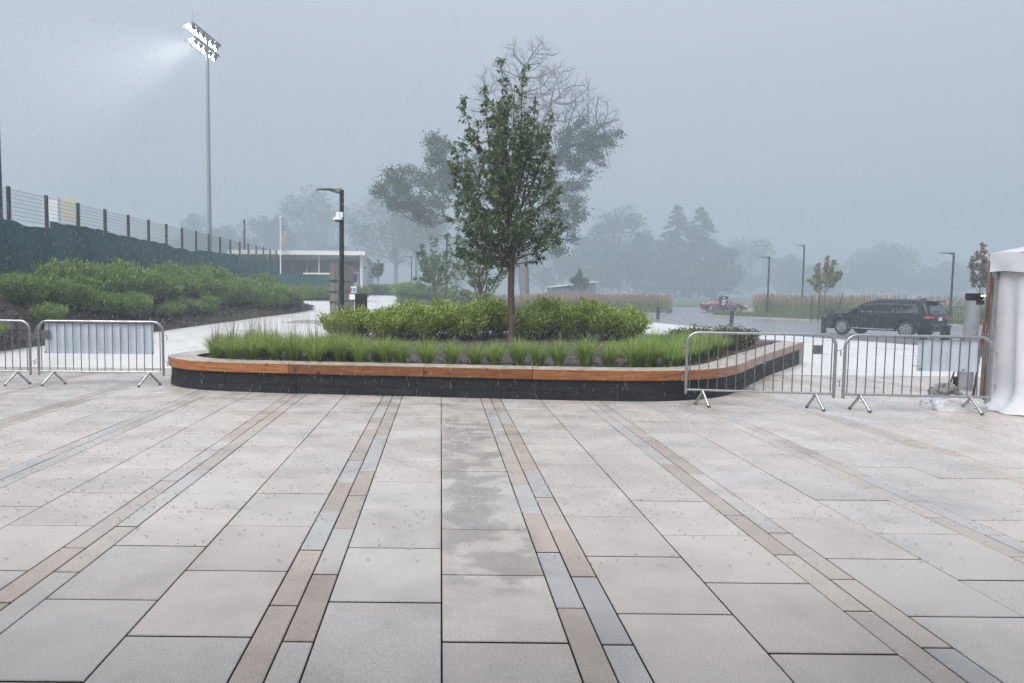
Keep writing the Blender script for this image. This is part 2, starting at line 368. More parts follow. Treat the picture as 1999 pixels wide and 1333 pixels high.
def cedar_mat():
    m = bpy.data.materials.new('wet_cedar'); m.use_nodes = True
    n = m.node_tree; N = n.nodes; L = n.links; b = N['Principled BSDF']
    g = N.new('ShaderNodeNewGeometry'); pos = g.outputs['Position']
    mp = N.new('ShaderNodeMapping'); mp.inputs['Scale'].default_value = (1.4, 1.4, 26); L.new(pos, mp.inputs['Vector'])
    t = N.new('ShaderNodeTexNoise'); t.inputs['Scale'].default_value = 2.2; t.inputs['Detail'].default_value = 6; t.inputs['Distortion'].default_value = 0.6
    L.new(mp.outputs[0], t.inputs['Vector'])
    cr = N.new('ShaderNodeValToRGB'); e = cr.color_ramp.elements
    e[0].position = 0.25; e[0].color = (0.11, 0.032, 0.010, 1); e[1].position = 0.72; e[1].color = (0.41, 0.18, 0.062, 1)
    x = e.new(0.48); x.color = (0.29, 0.105, 0.030, 1); L.new(t.outputs['Fac'], cr.inputs[0])
    kn = N.new('ShaderNodeTexVoronoi'); kn.inputs['Scale'].default_value = 4.6; L.new(pos, kn.inputs['Vector'])
    kr = N.new('ShaderNodeMapRange'); kr.inputs['From Min'].default_value = 0.07; kr.inputs['From Max'].default_value = 0.19
    L.new(kn.outputs['Distance'], kr.inputs['Value'])
    mix = N.new('ShaderNodeMix'); mix.data_type = 'RGBA'; mix.inputs[6].default_value = (0.055, 0.016, 0.007, 1)
    L.new(kr.outputs[0], mix.inputs[0]); L.new(cr.outputs[0], mix.inputs[7])
    # top faces are paler and greyer
    sx = N.new('ShaderNodeSeparateXYZ'); L.new(g.outputs['Normal'], sx.inputs[0])
    up = N.new('ShaderNodeMapRange'); up.inputs['From Min'].default_value = 0.6; up.inputs['From Max'].default_value = 0.9; L.new(sx.outputs['Z'], up.inputs['Value'])
    t2 = N.new('ShaderNodeTexNoise'); t2.inputs['Scale'].default_value = 9; t2.inputs['Detail'].default_value = 5; L.new(pos, t2.inputs['Vector'])
    c2 = N.new('ShaderNodeValToRGB'); c2.color_ramp.elements[0].position = 0.35; c2.color_ramp.elements[0].color = (0.30, 0.235, 0.18, 1)
    c2.color_ramp.elements[1].position = 0.6; c2.color_ramp.elements[1].color = (0.52, 0.485, 0.44, 1); L.new(t2.outputs['Fac'], c2.inputs[0])
    oi = N.new('ShaderNodeObjectInfo'); mr = N.new('ShaderNodeMapRange'); mr.inputs['To Min'].default_value = 0.55; mr.inputs['To Max'].default_value = 1.15
    L.new(oi.outputs['Random'], mr.inputs['Value'])
    h = N.new('ShaderNodeHueSaturation'); L.new(mix.outputs[2], h.inputs['Color']); L.new(mr.outputs[0], h.inputs['Value'])
    m2 = N.new('ShaderNodeMix'); m2.data_type = 'RGBA'; L.new(up.outputs[0], m2.inputs[0]); L.new(h.outputs[0], m2.inputs[6]); L.new(c2.outputs[0], m2.inputs[7])
    L.new(m2.outputs[2], b.inputs['Base Color']); b.inputs['Roughness'].default_value = 0.33
    bp = N.new('ShaderNodeBump'); bp.inputs['Strength'].default_value = 0.3; bp.inputs['Distance'].default_value = 0.01
    L.new(t.outputs['Fac'], bp.inputs['Height']); L.new(bp.outputs[0], b.inputs['Normal'])
    return m
MAT['cedar'] = cedar_mat()

# ------------------------------------------------------------------ ground
def struct(name, me): return tag(link(name, me), kind='structure')
def lerp_tab(tab, y):
    if y <= tab[0][0]: return tab[0][1]
    for (a, xa), (b, xb) in zip(tab, tab[1:]):
        if y <= b:
            t = (y - a) / (b - a); t = t * t * (3 - 2 * t) * 0.35 + t * 0.65
            return xa + (xb - xa) * t
    return tab[-1][1]
def ruled(xl, xr, ys, dz, n=16):
    mb = MB(); P = []
    for y in ys:
        a, b = xl(y), xr(y); P.append([(a + (b - a) * j / n, y, gz(a + (b - a) * j / n, y) + dz) for j in range(n + 1)])
    return mb.grid(P)

# terrain out to the horizon
mb = MB(); P = []
rr = [0.0, 6, 12, 18, 24, 30, 36, 42, 50, 60, 72, 90, 120, 170, 250, 380]
na = 72
for r in rr:
    P.append([(r * math.cos(2*math.pi*k/na) + 0, 30 + r * math.sin(2*math.pi*k/na), 0) for k in range(na + 1)])
P = [[(x, y, gz(x, y) - 0.12) for x, y, z in row] for row in P]
mb.grid(P); struct('terrain', mb.mesh('terrain', MAT['lawn'], 1.0))

BANK = [(6, -11.2), (14, -11.0), (18, -10.7), (25, -9.3), (33, -8.1), (38, -7.2), (41.5, -7.0), (44, -7.6), (47, -9.6), (52, -11.8), (70, -12.6)]
bank_x = lambda y: lerp_tab(BANK, y)
ROADL = [(15, 21), (22, 18.8), (29, 18.2), (34, 17.8), (39, 16.6), (46, 15.2), (52, 14.2), (60, 12.5), (66, 10), (72, 6)]
road_x = lambda y: lerp_tab(ROADL, y)
frange = lambda a, b, s: [a + (b - a) * i / max(1, round((b - a) / s)) for i in range(max(1, round((b - a) / s)) + 1)]
PAVE_END = 15.06
struct('concrete_walk', ruled(lambda y: bank_x(y) - 0.4, lambda y: (road_x(y) if y > 15 else 24), frange(PAVE_END, 82, 1.0), 0.0, 24).mesh('concrete_walk', MAT['concrete'], 1.0))
struct('asphalt_road', ruled(lambda y: road_x(y) + 0.015 if y > 15 else 10, lambda y: 75, frange(PAVE_END, 100, 1.5), -0.006, 24).mesh('asphalt_road', MAT['asphalt'], 1.0))
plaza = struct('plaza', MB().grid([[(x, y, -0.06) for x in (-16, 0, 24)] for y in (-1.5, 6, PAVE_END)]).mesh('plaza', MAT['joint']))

# flagstones and the two-strip bands, all running along y
SW, BWD, LEN, GAP = 0.606, 0.1525, 0.83, 0.008
PERIOD = 2 * SW + 2 * BWD
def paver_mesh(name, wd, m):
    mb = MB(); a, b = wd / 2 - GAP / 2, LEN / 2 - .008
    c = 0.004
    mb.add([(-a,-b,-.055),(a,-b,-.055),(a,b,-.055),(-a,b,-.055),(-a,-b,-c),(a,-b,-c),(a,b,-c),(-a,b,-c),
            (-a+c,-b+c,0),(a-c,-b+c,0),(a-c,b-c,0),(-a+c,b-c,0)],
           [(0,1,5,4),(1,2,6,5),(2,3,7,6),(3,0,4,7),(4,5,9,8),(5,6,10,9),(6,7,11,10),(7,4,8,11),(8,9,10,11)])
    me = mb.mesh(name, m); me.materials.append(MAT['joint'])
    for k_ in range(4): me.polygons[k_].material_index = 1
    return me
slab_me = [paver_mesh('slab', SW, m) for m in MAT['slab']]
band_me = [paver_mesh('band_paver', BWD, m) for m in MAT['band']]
cols = []
for k in range(-8, 10):
    x0 = 0.02 + SW + k * PERIOD                        # left edge of a band
    cols += [(x0 + BWD * .5, BWD), (x0 + BWD * 1.5, BWD), (x0 + 2*BWD + SW*.5, SW), (x0 + 2*BWD + SW*1.5, SW)]
OUTLINE_PTS = None
def visible(x, y):
    u = PX + FPX * x / max(y, .1); return -60 < u < 2060
slabs, bands = [], []
for ci, (cx, wd) in enumerate(sorted(cols)):
    ph = (cx - 0.02) / PERIOD; kk = math.floor(ph); fr = (ph - kk) * PERIOD      # slab, two strips, slab
    if wd == BWD: off = 3.80 if fr < SW + BWD else 3.40
    else: off = (3.41 if kk % 2 == 0 else 3.33) if fr < SW else (3.85 if kk < 0 else 3.74)
    if wd == SW and kk == -1: off = 3.44 if fr < SW else 3.85
    off = off % LEN - 1.7 + LEN / 2
    j = -1
    while True:
        y = 1.7 + off + j * LEN; j += 1
        if y - LEN / 2 > PAVE_END - 0.06: break
        if y < 2.2: continue
        if visible(cx, y + .4) or visible(cx + (.3 if cx < 0 else -.3), y + .4): (slabs if wd == SW else bands).append((cx, y))
def in_planter(x, y): return -3.5 < x < 3.6 + (y - 12.2) * 0.6 and y > 12.3
slabs = [p for p in slabs if not in_planter(*p)]; bands = [p for p in bands if not in_planter(*p)]
r2 = random.Random(3)
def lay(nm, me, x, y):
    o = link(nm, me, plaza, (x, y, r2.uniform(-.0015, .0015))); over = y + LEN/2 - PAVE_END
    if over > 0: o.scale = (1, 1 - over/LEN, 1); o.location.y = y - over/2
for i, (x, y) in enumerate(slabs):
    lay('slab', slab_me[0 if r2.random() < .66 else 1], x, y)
bc = {}
NEAR = {}
for xs, y0, seq in ((-.8, 3.0, '00101002'), (-.7, 2.6, '30100210'), (.7, 3.0, '01010231'), (.8, 2.5, '01001203')):
    for i_, c_ in enumerate(seq): NEAR[(xs, round(y0 + i_ * LEN, 1))] = int(c_)
for i, (x, y) in enumerate(bands):
    k = round(x, 2); st = bc.get(k, r2.randrange(4))
    if r2.random() < .62: st = r2.choice([0, 0, 1, 1, 2, 2, 3])
    bc[k] = st
    st = NEAR.get((round(x, 1), round((y - LEN/2), 1)), st)
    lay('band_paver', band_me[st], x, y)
print('slabs', len(slabs), 'bands', len(bands))

# ------------------------------------------------------------------ unseen glass-fronted building at the viewpoint, added to shade the near paving
t = thing('unseen_building', 'unseen glass fronted building behind the viewpoint, added with a canopy to shade the paving', 'building', (2, -1.2, 0))
DKM = mat('dark_cladding', (0.05, 0.052, 0.056), (0.07, 0.072, 0.076), 0.5, 2)
link('wall', MB().box(-22, 22, -.4, 0, 3.7, 6.2).mesh('wall', DKM), t)
link('canopy', MB().box(-22, 22, .003, 2.3, 3.45, 3.75).mesh('canopy', DKM, bevel=.02), t)
for k in range(15):
    x = -21 + k * 3; link('mullion', MB().box(x - .05, x + .05, -.2, -.02, 0, 3.7).mesh('mullion', DKM), t)
    if k < 14: link('pane', MB().box(x + .06, x + 2.94, -.13, -.10, .05, 3.65).mesh('pane', mat('tinted_pane', (.03, .034, .038), None, .08) if k == 0 else bpy.data.materials['tinted_pane']), t)

# ------------------------------------------------------------------ planted beds
def bank_z(x, y):
    e = bank_x(y); t = max(0.0, (e - x) / max(0.8, e + 14.7))
    top = 1.35 + 0.006 * (y - 20)
    s = sstep(-.12, .55, t) if t > 0 else 0.0
    return gz(e, y) * (1 - s) + max(top, gz(e, y) + .15) * s
mb = MB(); P = []
for y in frange(6, 68, 0.8):
    e = bank_x(y); row = []
    for j in range(19):
        x = e + (-15.6 - e) * j / 18; z = bank_z(x, y) + (0.05 * math.sin(x * 2.1 + y) * math.sin(y * 1.3) if j else -0.05) + (0.03 if j else 0)
        row.append((x, y, z))
    P.append(row)
mb.grid(P); bank = struct('planted_bank', mb.mesh('planted_bank', MAT['mulch'], 1.0))
mb = MB(); mb.grid([[(x, y, 1.25 + 0.006 * (y - 20)) for x in (-120, -60, -15.55)] for y in (4, 40, 68)])
struct('sports_field', mb.mesh('sports_field', MAT['lawn']))

def ribbon_band(pts, o0, o1, z0, z1, n=1):
    """closed box strip following a plan polyline between two inward offsets"""
    mb = MB(); N = len(pts); rows = []
    for i in range(N):
        a = pts[max(0, i-1)]; b = pts[min(N-1, i+1)]
        d = (b - a).normalized(); nn = Vector((d.y, -d.x))
        p0, p1 = pts[i] + nn * o0, pts[i] + nn * o1
        rows.append([(p0.x, p0.y, z0), (p1.x, p1.y, z0), (p1.x, p1.y, z1), (p0.x, p0.y, z1)])
    vs_ = [p for r in rows for p in r]; fs_ = []
    for i in range(N - 1):
        for k in range(4): fs_.append((i*4+k, (i+1)*4+k, (i+1)*4+(k+1)%4, i*4+(k+1)%4))
    fs_.append((0, 1, 2, 3)); fs_.append(((N-1)*4+3, (N-1)*4+2, (N-1)*4+1, (N-1)*4))
    return mb.add(vs_, fs_)
def catmull(pts, per=14):
    out = []; n = len(pts)
    for i in range(n - 1):
        p0, p1, p2, p3 = pts[max(0,i-1)], pts[i], pts[i+1], pts[min(n-1,i+2)]
        for k in range(per):
            t = k / per
            out.append(0.5*((2*p1)+(p2-p0)*t+(2*p0-5*p1+4*p2-p3)*t*t+(3*p1-p0-3*p2+p3)*t**3))
    out.append(pts[-1]); return out
def resample(pts, step):
    L = [0]
    for a, b in zip(pts, pts[1:]): L.append(L[-1] + (b - a).length)
    n = round(L[-1] / step); out = []; j = 0
    for i in range(n + 1):
        s = L[-1] * i / n
        while j < len(L) - 2 and L[j+1] < s: j += 1
        t = (s - L[j]) / max(1e-9, L[j+1] - L[j]); out.append(pts[j].lerp(pts[j+1], t))
    return out
PL = [(8.75, 18.0), (7.6, 16.3), (6.4, 14.55), (5.45, 13.1), (4.85, 12.2), (4.2, 11.55), (3.3, 11.2), (2.2, 11.2), (1.1, 11.29), (0, 11.42),
      (-1.3, 11.56), (-2.6, 11.7), (-3.7, 11.92), (-4.35, 12.3), (-4.72, 12.95), (-4.62, 13.7), (-4.3, 14.6), (-3.9, 15.8), (-3.5, 17.0), (-3.05, 18.2)]
curve = resample(catmull([Vector(p) for p in PL]), 0.12)
planter = thing('planter_bench', 'long curved planter of dark blocks capped with a cedar bench', 'planter', (2, 15, 0))
def planter_part(name, mb, m, parent=planter, bevel=0.0):
    mb.v = [(x - 2, y - 15, z) for x, y, z in mb.v]
    return link(name, mb.mesh(name, m, bevel=bevel), parent)
NC = len(curve)
def pieces(lens, start=0):
    i = start; k = 0
    while i < NC - 1:
        n = lens[k % len(lens)]; k += 1; j = min(NC - 1, i + n)
        if NC - 1 - j < 3: j = NC - 1
        yield i, j; i = j
def seg(i, j, trim):
    pts = curve[i:j+1]; pts = list(pts)
    pts[0] = pts[0] + (pts[1]-pts[0]).normalized()*trim; pts[-1] = pts[-1] + (pts[-2]-pts[-1]).normalized()*trim
    return pts
def gzm(pts): return min(gz(p.x, p.y) for p in pts)
for i, j in pieces([5, 5, 6, 5]): planter_part('block', ribbon_band(seg(i, j, .002), -0.012, 0.20, -0.02 if curve[i].y < 14 else -.1, 0.125), MAT['block'], bevel=.004)
for i, j in pieces([5, 6, 5, 5], 0): planter_part('block', ribbon_band(seg(i, j, .002), 0.0, 0.20, 0.127, 0.318), MAT['block'], bevel=.004)
for i, j in pieces([21, 9, 12, 6, 21, 21, 14, 18, 20, 24]): planter_part('timber', ribbon_band(seg(i, j, .0025), -0.055, 0.43, 0.32, 0.475), MAT['cedar'], bevel=.006)
# soil
ring = [p for p in curve[2:]]
backp = [Vector(p) for p in [(-2.3, 19.4), (-1.0, 20.4), (1, 21.1), (3.2, 21.4), (5.6, 21.3), (7.6, 20.4), (8.5, 19.0)]]
def inset(i, d):
    a, b = curve[max(0, i-1)], curve[min(NC-1, i+1)]; t = (b-a).normalized(); return curve[i] + Vector((t.y, -t.x)) * d
ring = [inset(i, 0.30) for i in range(0, NC, 2)] + backp
cen = Vector((2.2, 15.6)); P = []
for f, z in ((1.0, .41), (.9, .42), (.75, .43), (.55, .45), (.35, .46), (.15, .46), (0.001, .46)):
    P.append([(cen.x + (p.x-cen.x)*f, cen.y + (p.y-cen.y)*f, z + .018*math.sin(9*p.x*f+4*p.y)*math.cos(7*p.y*f)) for p in ring + ring[:1]])
planter_part('soil', MB().grid(P), MAT['mulch'])
mbk = ribbon_band([Vector((-3.05, 18.2))] + backp + [Vector((8.75, 18.0))], -0.12, 0.04, -0.4, 0.46); planter_part('kerb', mbk, MAT['kerb'])
def in_poly(x, y, poly):
    c = False; n = len(poly)
    for i in range(n):
        a, b = poly[i], poly[(i+1) % n]
        if (a.y > y) != (b.y > y) and x < (b.x-a.x)*(y-a.y)/(b.y-a.y)+a.x: c = not c
    return c

def chips(name, pts, size, parent):
    n = len(pts); P = np.array(pts); a = RNG.uniform(0, 6.28, n); L = RNG.uniform(.5, 1.2, n) * size; Wd = L * RNG.uniform(.2, .45, n)
    t = RNG.normal(0, .35, n)
    d = np.stack([np.cos(a), np.sin(a), t], 1); s = np.stack([-np.sin(a), np.cos(a), RNG.normal(0, .35, n)], 1)
    V = np.stack([P - d*L[:,None]/2 - s*Wd[:,None]/2, P + d*L[:,None]/2 - s*Wd[:,None]/2, P + d*L[:,None]/2 + s*Wd[:,None]/2, P - d*L[:,None]/2 + s*Wd[:,None]/2], 1)
    me = np_mesh(name, V.reshape(-1, 3), np.arange(4*n).reshape(-1, 4), MAT['chip'])
    o = link(name, me, parent); o['kind'] = 'stuff'; return o
pts = []
r3 = random.Random(11)
while len(pts) < 5200:
    x, y = r3.uniform(-4.5, 8.5), r3.uniform(11.6, 19.5)
    if in_poly(x, y, ring): pts.append((x - 2, y - 15, .462 + r3.uniform(-.02, .02)))
chips('bark_mulch', pts, .075, planter)
pts = []
while len(pts) < 7000:
    y = r3.uniform(15, 44); x = bank_x(y) - abs(r3.gauss(0, 1.5)) - .05
    if x > -14.6: pts.append((x, y, bank_z(x, y) + .05))
chips('bark_mulch', pts, .13, bank)

# ------------------------------------------------------------------ foliage generators
def leaf_quads(P, D, L, W):
    P = np.asarray(P, float); D = np.asarray(D, float); D /= np.linalg.norm(D, axis=1, keepdims=True) + 1e-9
    n = len(P); r = RNG.normal(size=(n, 3)); S = np.cross(D, r); S /= np.linalg.norm(S, axis=1, keepdims=True) + 1e-9
    Nn = np.cross(S, D); L = np.broadcast_to(L, n)[:, None]; W = np.broadcast_to(W, n)[:, None]
    m = P + D * L * .45
    V = np.stack([P, m + S*W*.5 + Nn*W*.16, P + D*L - Nn*L*.06, m - S*W*.5 + Nn*W*.16], 1)
    return V.reshape(-1, 3)
def leaf_mesh(name, P, D, L, W, m):
    V = leaf_quads(P, D, L, W); n = len(V) // 4
    return np_mesh(name, V, np.arange(4*n).reshape(-1, 4), m)
def rdir(n, up=0.0):
    d = RNG.normal(size=(n, 3)); d /= np.linalg.norm(d, axis=1, keepdims=True); d[:, 2] += up
    return d / np.linalg.norm(d, axis=1, keepdims=True)

def make_shrub(seed, m, wd=0.9, ht=0.95, n=1500, L=.075, W=.03, up=.5, stems=26):
    """returns (foliage mesh, stem mesh): leafy shoots fanning from the base"""
    rr_ = np.random.default_rng(seed); Ps, Ds = [], []; mb = MB()
    for k in range(stems):
        a = rr_.uniform(0, 6.283); q = math.sqrt(rr_.uniform(0, 1)); lean = q * wd * .5
        h = ht * (1 - .33 * q * q) * rr_.uniform(.78, 1.08)
        tip = np.array([math.cos(a) * lean, math.sin(a) * lean, h]); base = np.array([math.cos(a)*lean*.25, math.sin(a)*lean*.25, 0])
        mid = (base + tip) / 2 + np.array([math.cos(a), math.sin(a), -.2]) * .08 * wd
        t = np.linspace(0, 1, 6)[:, None]; C = (1-t)**2*base + 2*t*(1-t)*mid + t*t*tip
        mb.tube([tuple(c) for c in C], [.008, .007, .006, .005, .004, .003], 3, False)
        nl = n // stems; tt = rr_.uniform(.16, 1.02, nl)[:, None] ** .75
        P = (1-tt)**2*base + 2*tt*(1-tt)*mid + tt*tt*tip; d = rr_.normal(size=(nl, 3)); d[:, 2] = np.abs(d[:, 2]) * .5 + up * .6
        d /= np.linalg.norm(d, axis=1, keepdims=True); P = P + d * rr_.uniform(.0, .13, nl)[:, None] * wd
        P[:, 2] = np.maximum(P[:, 2], .03)
        Ps.append(P); Ds.append(d)
    P, D = np.concatenate(Ps), np.concatenate(Ds)
    return leaf_mesh('foliage', P, D, RNG.uniform(.7, 1.25, len(P)) * L, RNG.uniform(.75, 1.2, len(P)) * W, m), mb.mesh('stems', MAT['bark'])
def place_shrub(protos, loc, sc_, label, group, cat='shrub', name='shrub', k=None):
    f, s = protos[random.randrange(len(protos)) if k is None else k]
    t = thing(name, label, cat, loc, random.uniform(0, 6.28), group)
    sx = sc_ if not hasattr(sc_, '__len__') else sc_[0]; sz = sc_ if not hasattr(sc_, '__len__') else sc_[1]
    t.scale = (sx, sx, sz)
    link('foliage', f, t); link('stems', s, t); return t

def shoot_tree(base, tips, trunk_top, trunk_r, leaf_m, bark_m, L, W, twig=.3, per_twig=6, dens=9.0, droop=.6, start=.22, z_first=None, name='young_tree', label='', group=None, lean=(0, 0)):
    """young tree: straight trunk and ascending shoots (list of tip points, world) carrying short leafy twigs"""
    t = thing(name, label, 'tree', base, 0, group); b = Vector(base); mb = MB(); Ps, Ds = [], []
    top = Vector((lean[0], lean[1], trunk_top)); z1 = z_first or trunk_top * .6
    n = 10; tp = [Vector((lean[0]*(i/n)**1.5 + .012*math.sin(i*1.7), lean[1]*(i/n)**1.5, -.06 + (trunk_top+.06)*i/n)) for i in range(n+1)]
    tr = [trunk_r * (1.25 if i == 0 else 1.0) * (1 - .10*(i/n)) if tp[i].z < z1 else trunk_r * max(.18, .9 - .95*(tp[i].z-z1)/max(.1, trunk_top-z1)) for i in range(n+1)]
    mb.tube(tp, tr, 10)
    trunk = mb; br = MB()
    for tip in tips:
        tip = Vector(tip) - b; q = random.random() ** 1.3
        hz = min(tip.z - .25, z1 + (trunk_top - z1) * q * .9); hz = max(z1 * .97, hz)
        k = (hz / trunk_top); p0 = Vector((lean[0]*k**1.5, lean[1]*k**1.5, hz))
        out = Vector((tip.x - p0.x, tip.y - p0.y, 0)); dz = tip.z - p0.z
        c1 = p0 + out * .55 + Vector((0, 0, dz * .28)); c2 = p0 + out * .95 + Vector((0, 0, dz * .62))
        m = 9; C = []
        for i in range(m + 1):
            s = i / m; C.append(p0*(1-s)**3 + c1*3*s*(1-s)**2 + c2*3*s*s*(1-s) + tip*s**3 + Vector((random.gauss(0,.012), random.gauss(0,.012), 0)))
        ln = sum((C[i+1]-C[i]).length for i in range(m)); r0 = min(trunk_r*.42, .006 + .0085*ln)
        br.tube(C, [r0*(1-.88*i/m) for i in range(m+1)], 5, False)
        nt_ = max(3, int(ln * dens))
        for _ in range(nt_):
            s = start + (1 - start) * random.random() ** .8; f = s * m; i = min(m - 1, int(f)); p = C[i].lerp(C[i+1], f - i)
            dv = (C[i+1] - C[i]).normalized()
            tw = (dv * .8 + Vector((random.gauss(0, .7), random.gauss(0, .7), random.gauss(.1, .4)))).normalized() * twig * random.uniform(.4, 1.1) * (1.05 - .55*s)
            if random.random() < .5: br.tube([p, p + tw], [.004, .002], 3, False)
            for j in range(per_twig):
                u = random.uniform(.15, 1.0); Ps.append(p + tw * u); d = tw.normalized() * .5 + Vector((random.gauss(0, .6), random.gauss(0, .6), random.gauss(-droop, .45))); Ds.append(d)
        for j in range(per_twig + 2): Ps.append(C[-1] - dv * random.uniform(0, .12)); Ds.append(dv * .3 + Vector((random.gauss(0, .6), random.gauss(0, .6), random.gauss(-droop*.6, .5))))
    P = np.array([tuple(p) for p in Ps]); D = np.array([tuple(p) for p in Ds])
    tk = link('trunk', trunk.mesh('trunk', bark_m, 1.2), t); link('branches', br.mesh('branches', bark_m, 1.2), t)
    cr = link('crown', leaf_mesh('crown', P, D, RNG.uniform(.7, 1.2, len(P))*L, RNG.uniform(.75, 1.2, len(P))*W, leaf_m), t)
    return t

def colonize(start_pts, attr, step, infl, kill, maxit=140):
    nodes = [np.array(p, float) for p in start_pts[0]]; par = [-1] + list(range(len(nodes) - 1))
    for path, attach in start_pts[1:]:
        last = int(np.argmin([np.linalg.norm(n - np.array(attach)) for n in nodes]))
        for p in path: nodes.append(np.array(p, float)); par.append(last); last = len(nodes) - 1
    A = np.asarray(attr, float); nd = np.full(len(A), 1e9); ni = np.zeros(len(A), int); alive = np.ones(len(A), bool)
    def upd(i0):
        for i in range(i0, len(nodes)):
            d = np.linalg.norm(A - nodes[i], axis=1); m = d < nd; nd[m] = d[m]; ni[m] = i
    upd(0); kids = {}
    for it in range(maxit):
        act = alive & (nd < infl)
        if not act.any(): break
        i0 = len(nodes); grow = {}
        for k in np.unique(ni[act]):
            v = A[act & (ni == k)] - nodes[k]; v /= np.linalg.norm(v, axis=1, keepdims=True) + 1e-9
            d = v.sum(0); l = np.linalg.norm(d)
            if l < 1e-3: continue
            d = d / l + RNG.normal(0, .07, 3) + np.array([0, 0, .10]); d /= np.linalg.norm(d)
            if len(kids.get(k, ())) >= 3 or any(float(np.dot(d, e)) > .86 for e in kids.get(k, ())): continue
            kids.setdefault(k, []).append(d)
            nodes.append(nodes[k] + d * step); par.append(int(k))
        if len(nodes) == i0: break
        upd(i0); alive &= nd > kill
    return np.array(nodes), np.array(par)
def skeleton_mesh(name, nodes, par, r_tip, expo, m, rmax):
    n = len(nodes); ch = [[] for _ in range(n)]; w_ = np.zeros(n)
    for i in range(n):
        if par[i] >= 0: ch[par[i]].append(i)
    for i in range(n - 1, -1, -1):
        if not ch[i]: w_[i] = 1
        if par[i] >= 0: w_[par[i]] += w_[i]
    rad = np.minimum(r_tip * w_ ** (1 / expo), rmax); mb = MB(); roots = [0]
    stack = [(0, None)]
    while stack:
        i, p0 = stack.pop(); path = [p0] if p0 is not None else []; 
        rs = [min(rad[i]*1.05, rad[p0])] if p0 is not None else []
        cur = i
        while True:
            path.append(cur); rs.append(rad[cur]); c = ch[cur]
            if not c: break
            c = sorted(c, key=lambda k: -w_[k])
            for k in c[1:]: stack.append((k, cur))
            cur = c[0]
        if len(path) >= 2:
            k = 8 if rs[0] > .12 else (5 if rs[0] > .04 else 3)
            mb.tube([tuple(nodes[q]) for q in path], rs, k, False)
    return mb.mesh(name, m, 1.2), w_

def ell_points(n, ells):
    out = []; w_ = np.array([e[3]*e[4]*e[5] for e in ells]); cnt = (w_ / w_.sum() * n).astype(int) + 1
    for e, c in zip(ells, cnt):
        d = RNG.normal(size=(c, 3)); d /= np.linalg.norm(d, axis=1, keepdims=True); r = RNG.uniform(.15, 1, c)[:, None] ** (1/2.2)
        out.append(np.array(e[:3]) + d * r * np.array(e[3:6]))
    return np.concatenate(out)

def cloud_tree(name, label, base, ht, wd, seed, leaf_m, bark_m, nleaf=5000, L=.4, clear=.22, nclump=38, group=None, top=1.0, trunk_r=None, squash=.8, parts=True):
    """broadleaf tree seen through rain: limbs to leaf clumps spread over an uneven crown"""
    rr_ = np.random.default_rng(seed); t = thing(name, label, 'tree', base, 0, group)
    cl = []; mb = MB(); tr_ = trunk_r or ht * .018
    zc = ht * (clear + (1 - clear) * .5); hz = ht * (1 - clear) * .5
    while len(cl) < nclump:
        d = rr_.normal(size=3); d /= np.linalg.norm(d); r = rr_.uniform(.35, 1.0) ** .5
        p = np.array([d[0]*wd*.5*r, d[1]*wd*.5*r, zc + d[2]*hz*r])
        p[:2] *= 1.0 - .35 * max(0, (p[2] - zc) / hz) * top
        cl.append((p, rr_.uniform(.10, .19) * wd))
    mb.tube([(0, 0, -.2), (tr_*.2, 0, ht*clear), (-tr_*.3, tr_*.2, ht*.55), (0, 0, ht*.8)], [tr_*1.25, tr_, tr_*.6, tr_*.15], 8)
    Ps, Ds = [], []
    for p, r in cl:
        a = ht * rr_.uniform(clear * .8, .55); a = min(a, p[2] * .8)
        q = np.array([0, 0, a]); mid = (q + p) / 2 + np.array([0, 0, -.04 * ht])
        mb.tube([tuple(q), tuple(mid), tuple(p)], [tr_*.32, tr_*.2, tr_*.05], 4, False)
        n = int(nleaf / nclump); d = rr_.normal(size=(n, 3)); d /= np.linalg.norm(d, axis=1, keepdims=True)
        rad = rr_.uniform(.3, 1.08, n)[:, None] ** .6 * r
        Ps.append(p + d * rad * np.array([1, 1, squash])); Ds.append(d + rr_.normal(0, .7, (n, 3)))
    P, D = np.concatenate(Ps), np.concatenate(Ds)
    link('trunk', mb.mesh('trunk', bark_m, 1.2), t)
    link('crown', leaf_mesh('crown', P, D, rr_.uniform(.6, 1.3, len(P))*L, rr_.uniform(.5, .9, len(P))*L, leaf_m), t)
    return t
def conifer(name, label, base, ht, wd, seed, group=None, n=6500, L=.55):
    rr_ = np.random.default_rng(seed); t = thing(name, label, 'tree', base, 0, group); mb = MB()
    mb.tube([(0, 0, -.2), (0, 0, ht*.5), (0, 0, ht)], [ht*.02, ht*.012, .02], 7)
    nb = 110; Ps, Ds = [], []
    for k in range(nb):
        h = ht * (.10 + .90 * (k / nb) ** .9); a = rr_.uniform(0, 6.28); R = wd * .5 * (1 - (h/ht)) ** .75 * rr_.uniform(.65, 1.12) + .15
        e = np.array([math.cos(a)*R, math.sin(a)*R, h - R*.25]); o = np.array([0, 0, h])
        mb.tube([tuple(o), tuple(e)], [.05*(1-h/ht)+.015, .01], 3, False)
        m = int(n / nb * (.4 + 1.2 * (1 - h/ht))); s = rr_.uniform(.1, 1.03, m)[:, None]
        P = o + (e - o) * s + rr_.normal(0, 1, (m, 3)) * np.array([.10, .10, .05]) * (R*.9 + .4) * (1.1 - .6*s)
        Ps.append(P); Ds.append(np.array([math.cos(a), math.sin(a), -.5]) + rr_.normal(0, .6, (m, 3)))
    P, D = np.concatenate(Ps), np.concatenate(Ds)
    link('trunk', mb.mesh('trunk', MAT['bark'], 1.2), t)
    link('crown', leaf_mesh('crown', P, D, rr_.uniform(.6, 1.3, len(P))*L, rr_.uniform(.25, .5, len(P))*L, MAT['leaf_con']), t)
    return t

